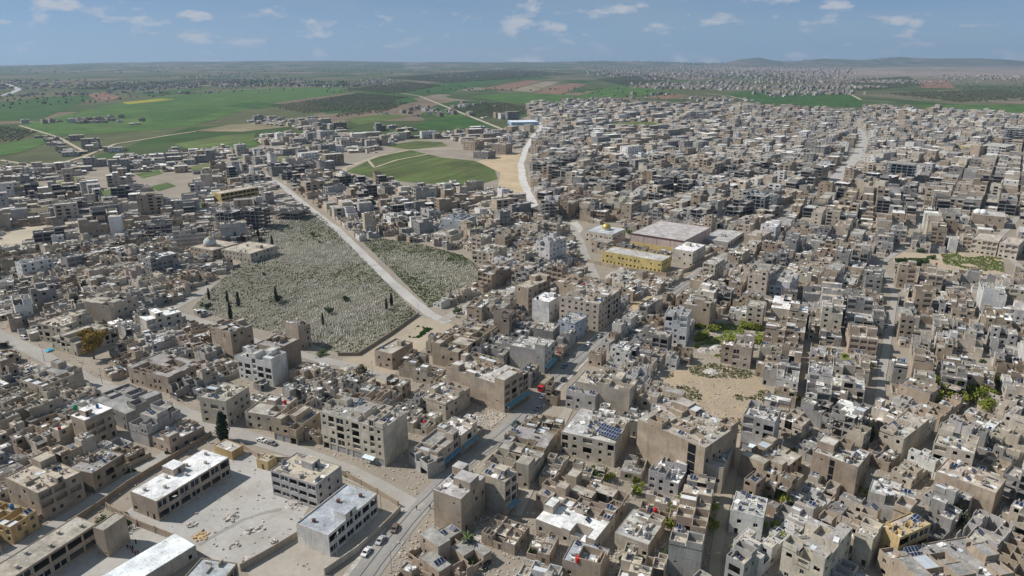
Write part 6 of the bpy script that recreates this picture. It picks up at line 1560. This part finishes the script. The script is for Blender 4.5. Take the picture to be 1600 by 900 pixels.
for pix, n_ in (([(196, 800), (325, 705), (440, 712), (500, 760), (476, 832), (380, 888), (235, 825)], 150), ([(1082, 520), (1112, 504), (1196, 522), (1190, 548), (1096, 550)], 900), ([(1030, 604), (1110, 574), (1204, 622), (1128, 690)], 420), ([(735, 640), (792, 648), (770, 668), (728, 664)], 400), ([(730, 820), (790, 800), (800, 835), (745, 850)], 500), ([(620, 850), (690, 840), (760, 900), (640, 930)], 500), ([(1290, 780), (1345, 770), (1350, 830), (1290, 850)], 500), ([(1440, 790), (1560, 810), (1560, 850), (1440, 840)], 500), ([(960, 850), (1040, 850), (1060, 905), (960, 910)], 600), ([(250, 580), (330, 575), (340, 610), (260, 620)], 500)):
    pts = [G(*p) for p in pix]; x0, x1 = min(p[0] for p in pts), max(p[0] for p in pts); y0, y1 = min(p[1] for p in pts), max(p[1] for p in pts)
    k = 0
    while k < n_:
        x, y = rng.uniform(x0, x1), rng.uniform(y0, y1)
        if inpoly(x, y, pts): chips(x, y, .08, .6, 1); k += 1
for cx, cy, d in COURTS:
    if d < 520: chips(cx, cy, .04, 4, 14)
k = 0
while k < 26000:                       # litter of stone in the gaps between the houses
    px, py = rng.uniform(0, 1600), 380 + 520 * rng.random()
    x, y = G(px, py); i, j = int(y - RY0), int(x - RX0)
    if 0 <= i < RH and 0 <= j < RW and occ[i, j] == 0: chips(x, y, .03, .5, 1)
    k += 1
tag(db.build('debris'), 'broken concrete and stone chips over roofs, plots and yards', kind='stuff')
# tarps
for px, py, z, c, lb in [(77, 549, .9, (.08, .42, .62), 'bright blue tarpaulin heap beside the left street'), (503, 851, 2.4, (.60, .20, .10), 'orange-red awning roof before the white school'), (768, 620, 2.2, (.14, .34, .5), 'blue tarpaulin under the blank-walled block')]:
    x, y = G(px, py); mb = MB(); q = [(-1.8, -1.3, z - .3), (1.8, -1.3, z - .35), (1.9, 1.3, z + .1), (-1.7, 1.3, z)]
    mb.face([*q[:2], (0.1, 0, z + .35)], 'cloth', c); mb.face([q[1], q[2], (0.1, 0, z + .35)], 'cloth', c); mb.face([q[2], q[3], (0.1, 0, z + .35)], 'cloth', c); mb.face([q[3], q[0], (0.1, 0, z + .35)], 'cloth', c)
    root = empty('canopy', (x, y, 0), RA); mb.build('sheet', root)
    for u in q:
        m2 = MB(); m2.box(u[0] - .05, u[1] - .05, 0, u[0] + .05, u[1] + .05, u[2], 'metal', (.3, .28, .25)); m2.build('post', root)
    tag(root, lb, 'canopy')

# ============================================================ HAZE
mb = MB(); mb.box(-17500, -900, -2.5, 17500, 17600, 420, 'masonry', (1, 1, 1), bottom=True)
hz = mb.build('haze'); hz.data.materials.clear()
m = bpy.data.materials.new('haze'); m.use_nodes = True; t = m.node_tree
for n in list(t.nodes):
    if n.type == 'BSDF_PRINCIPLED': t.nodes.remove(n)
pv = t.nodes.new('ShaderNodeVolumePrincipled'); pv.inputs['Color'].default_value = (.50, .70, 1.0, 1); pv.inputs['Density'].default_value = HAZE; pv.inputs['Anisotropy'].default_value = .2
t.links.new(pv.outputs[0], [n for n in t.nodes if n.type == 'OUTPUT_MATERIAL'][0].inputs['Volume'])
hz.data.materials.append(m); tag(hz, kind='stuff')

# ============================================================ LABELS: which one it is, counted from something one can find
ORD = ['', 'second ', 'third ', 'fourth ', 'fifth ', 'sixth ', 'seventh ', 'eighth ', 'ninth ', 'tenth ', 'eleventh ', 'twelfth ', 'thirteenth ', 'fourteenth ', 'fifteenth ', 'sixteenth ', 'seventeenth ', 'eighteenth ', 'nineteenth ', 'twentieth ']
def ordn(k):
    if k < 20: return ORD[k]
    t_ = {2: 'twenty', 3: 'thirty', 4: 'forty', 5: 'fifty', 6: 'sixty', 7: 'seventy', 8: 'eighty', 9: 'ninety'}
    tens, one = divmod(k + 1, 10)
    return (t_[min(9, tens)] + ('ieth ' if False else '-' + ORD[one - 1]) if one > 1 else (t_[min(9, tens)] + '-first ' if one == 1 else t_[min(9, tens)][:-1] + 'ieth '))
cells = {}
for o, word, desc, x, y in RANKED:
    L_ = min(LANDMARKS, key=lambda q: (q[1] - x) ** 2 + (q[2] - y) ** 2)
    cells.setdefault((word, L_[0]), []).append(((L_[1] - x) ** 2 + (L_[2] - y) ** 2, o, desc))
mxr = 0
for (word, lm), v in cells.items():
    v.sort(key=lambda q: q[0])
    for k, (_, o, desc) in enumerate(v):
        mxr = max(mxr, k); lb = f"{desc}, {ordn(k)}nearest {word} to {lm}"
        if len(lb.replace('-', ' ').split()) > 15: lb = lb.replace(' and courtyard', '')
        if len(lb.replace('-', ' ').split()) > 16: lb = lb.split(' with ')[0] + ',' + lb.split(',')[-1]
        o['label'] = lb
print('landmarks', len(LANDMARKS), 'ranked', len(RANKED), 'highest rank', mxr, 'panels', npan, 'tanks', ntank, 'objects', len(bpy.data.objects))
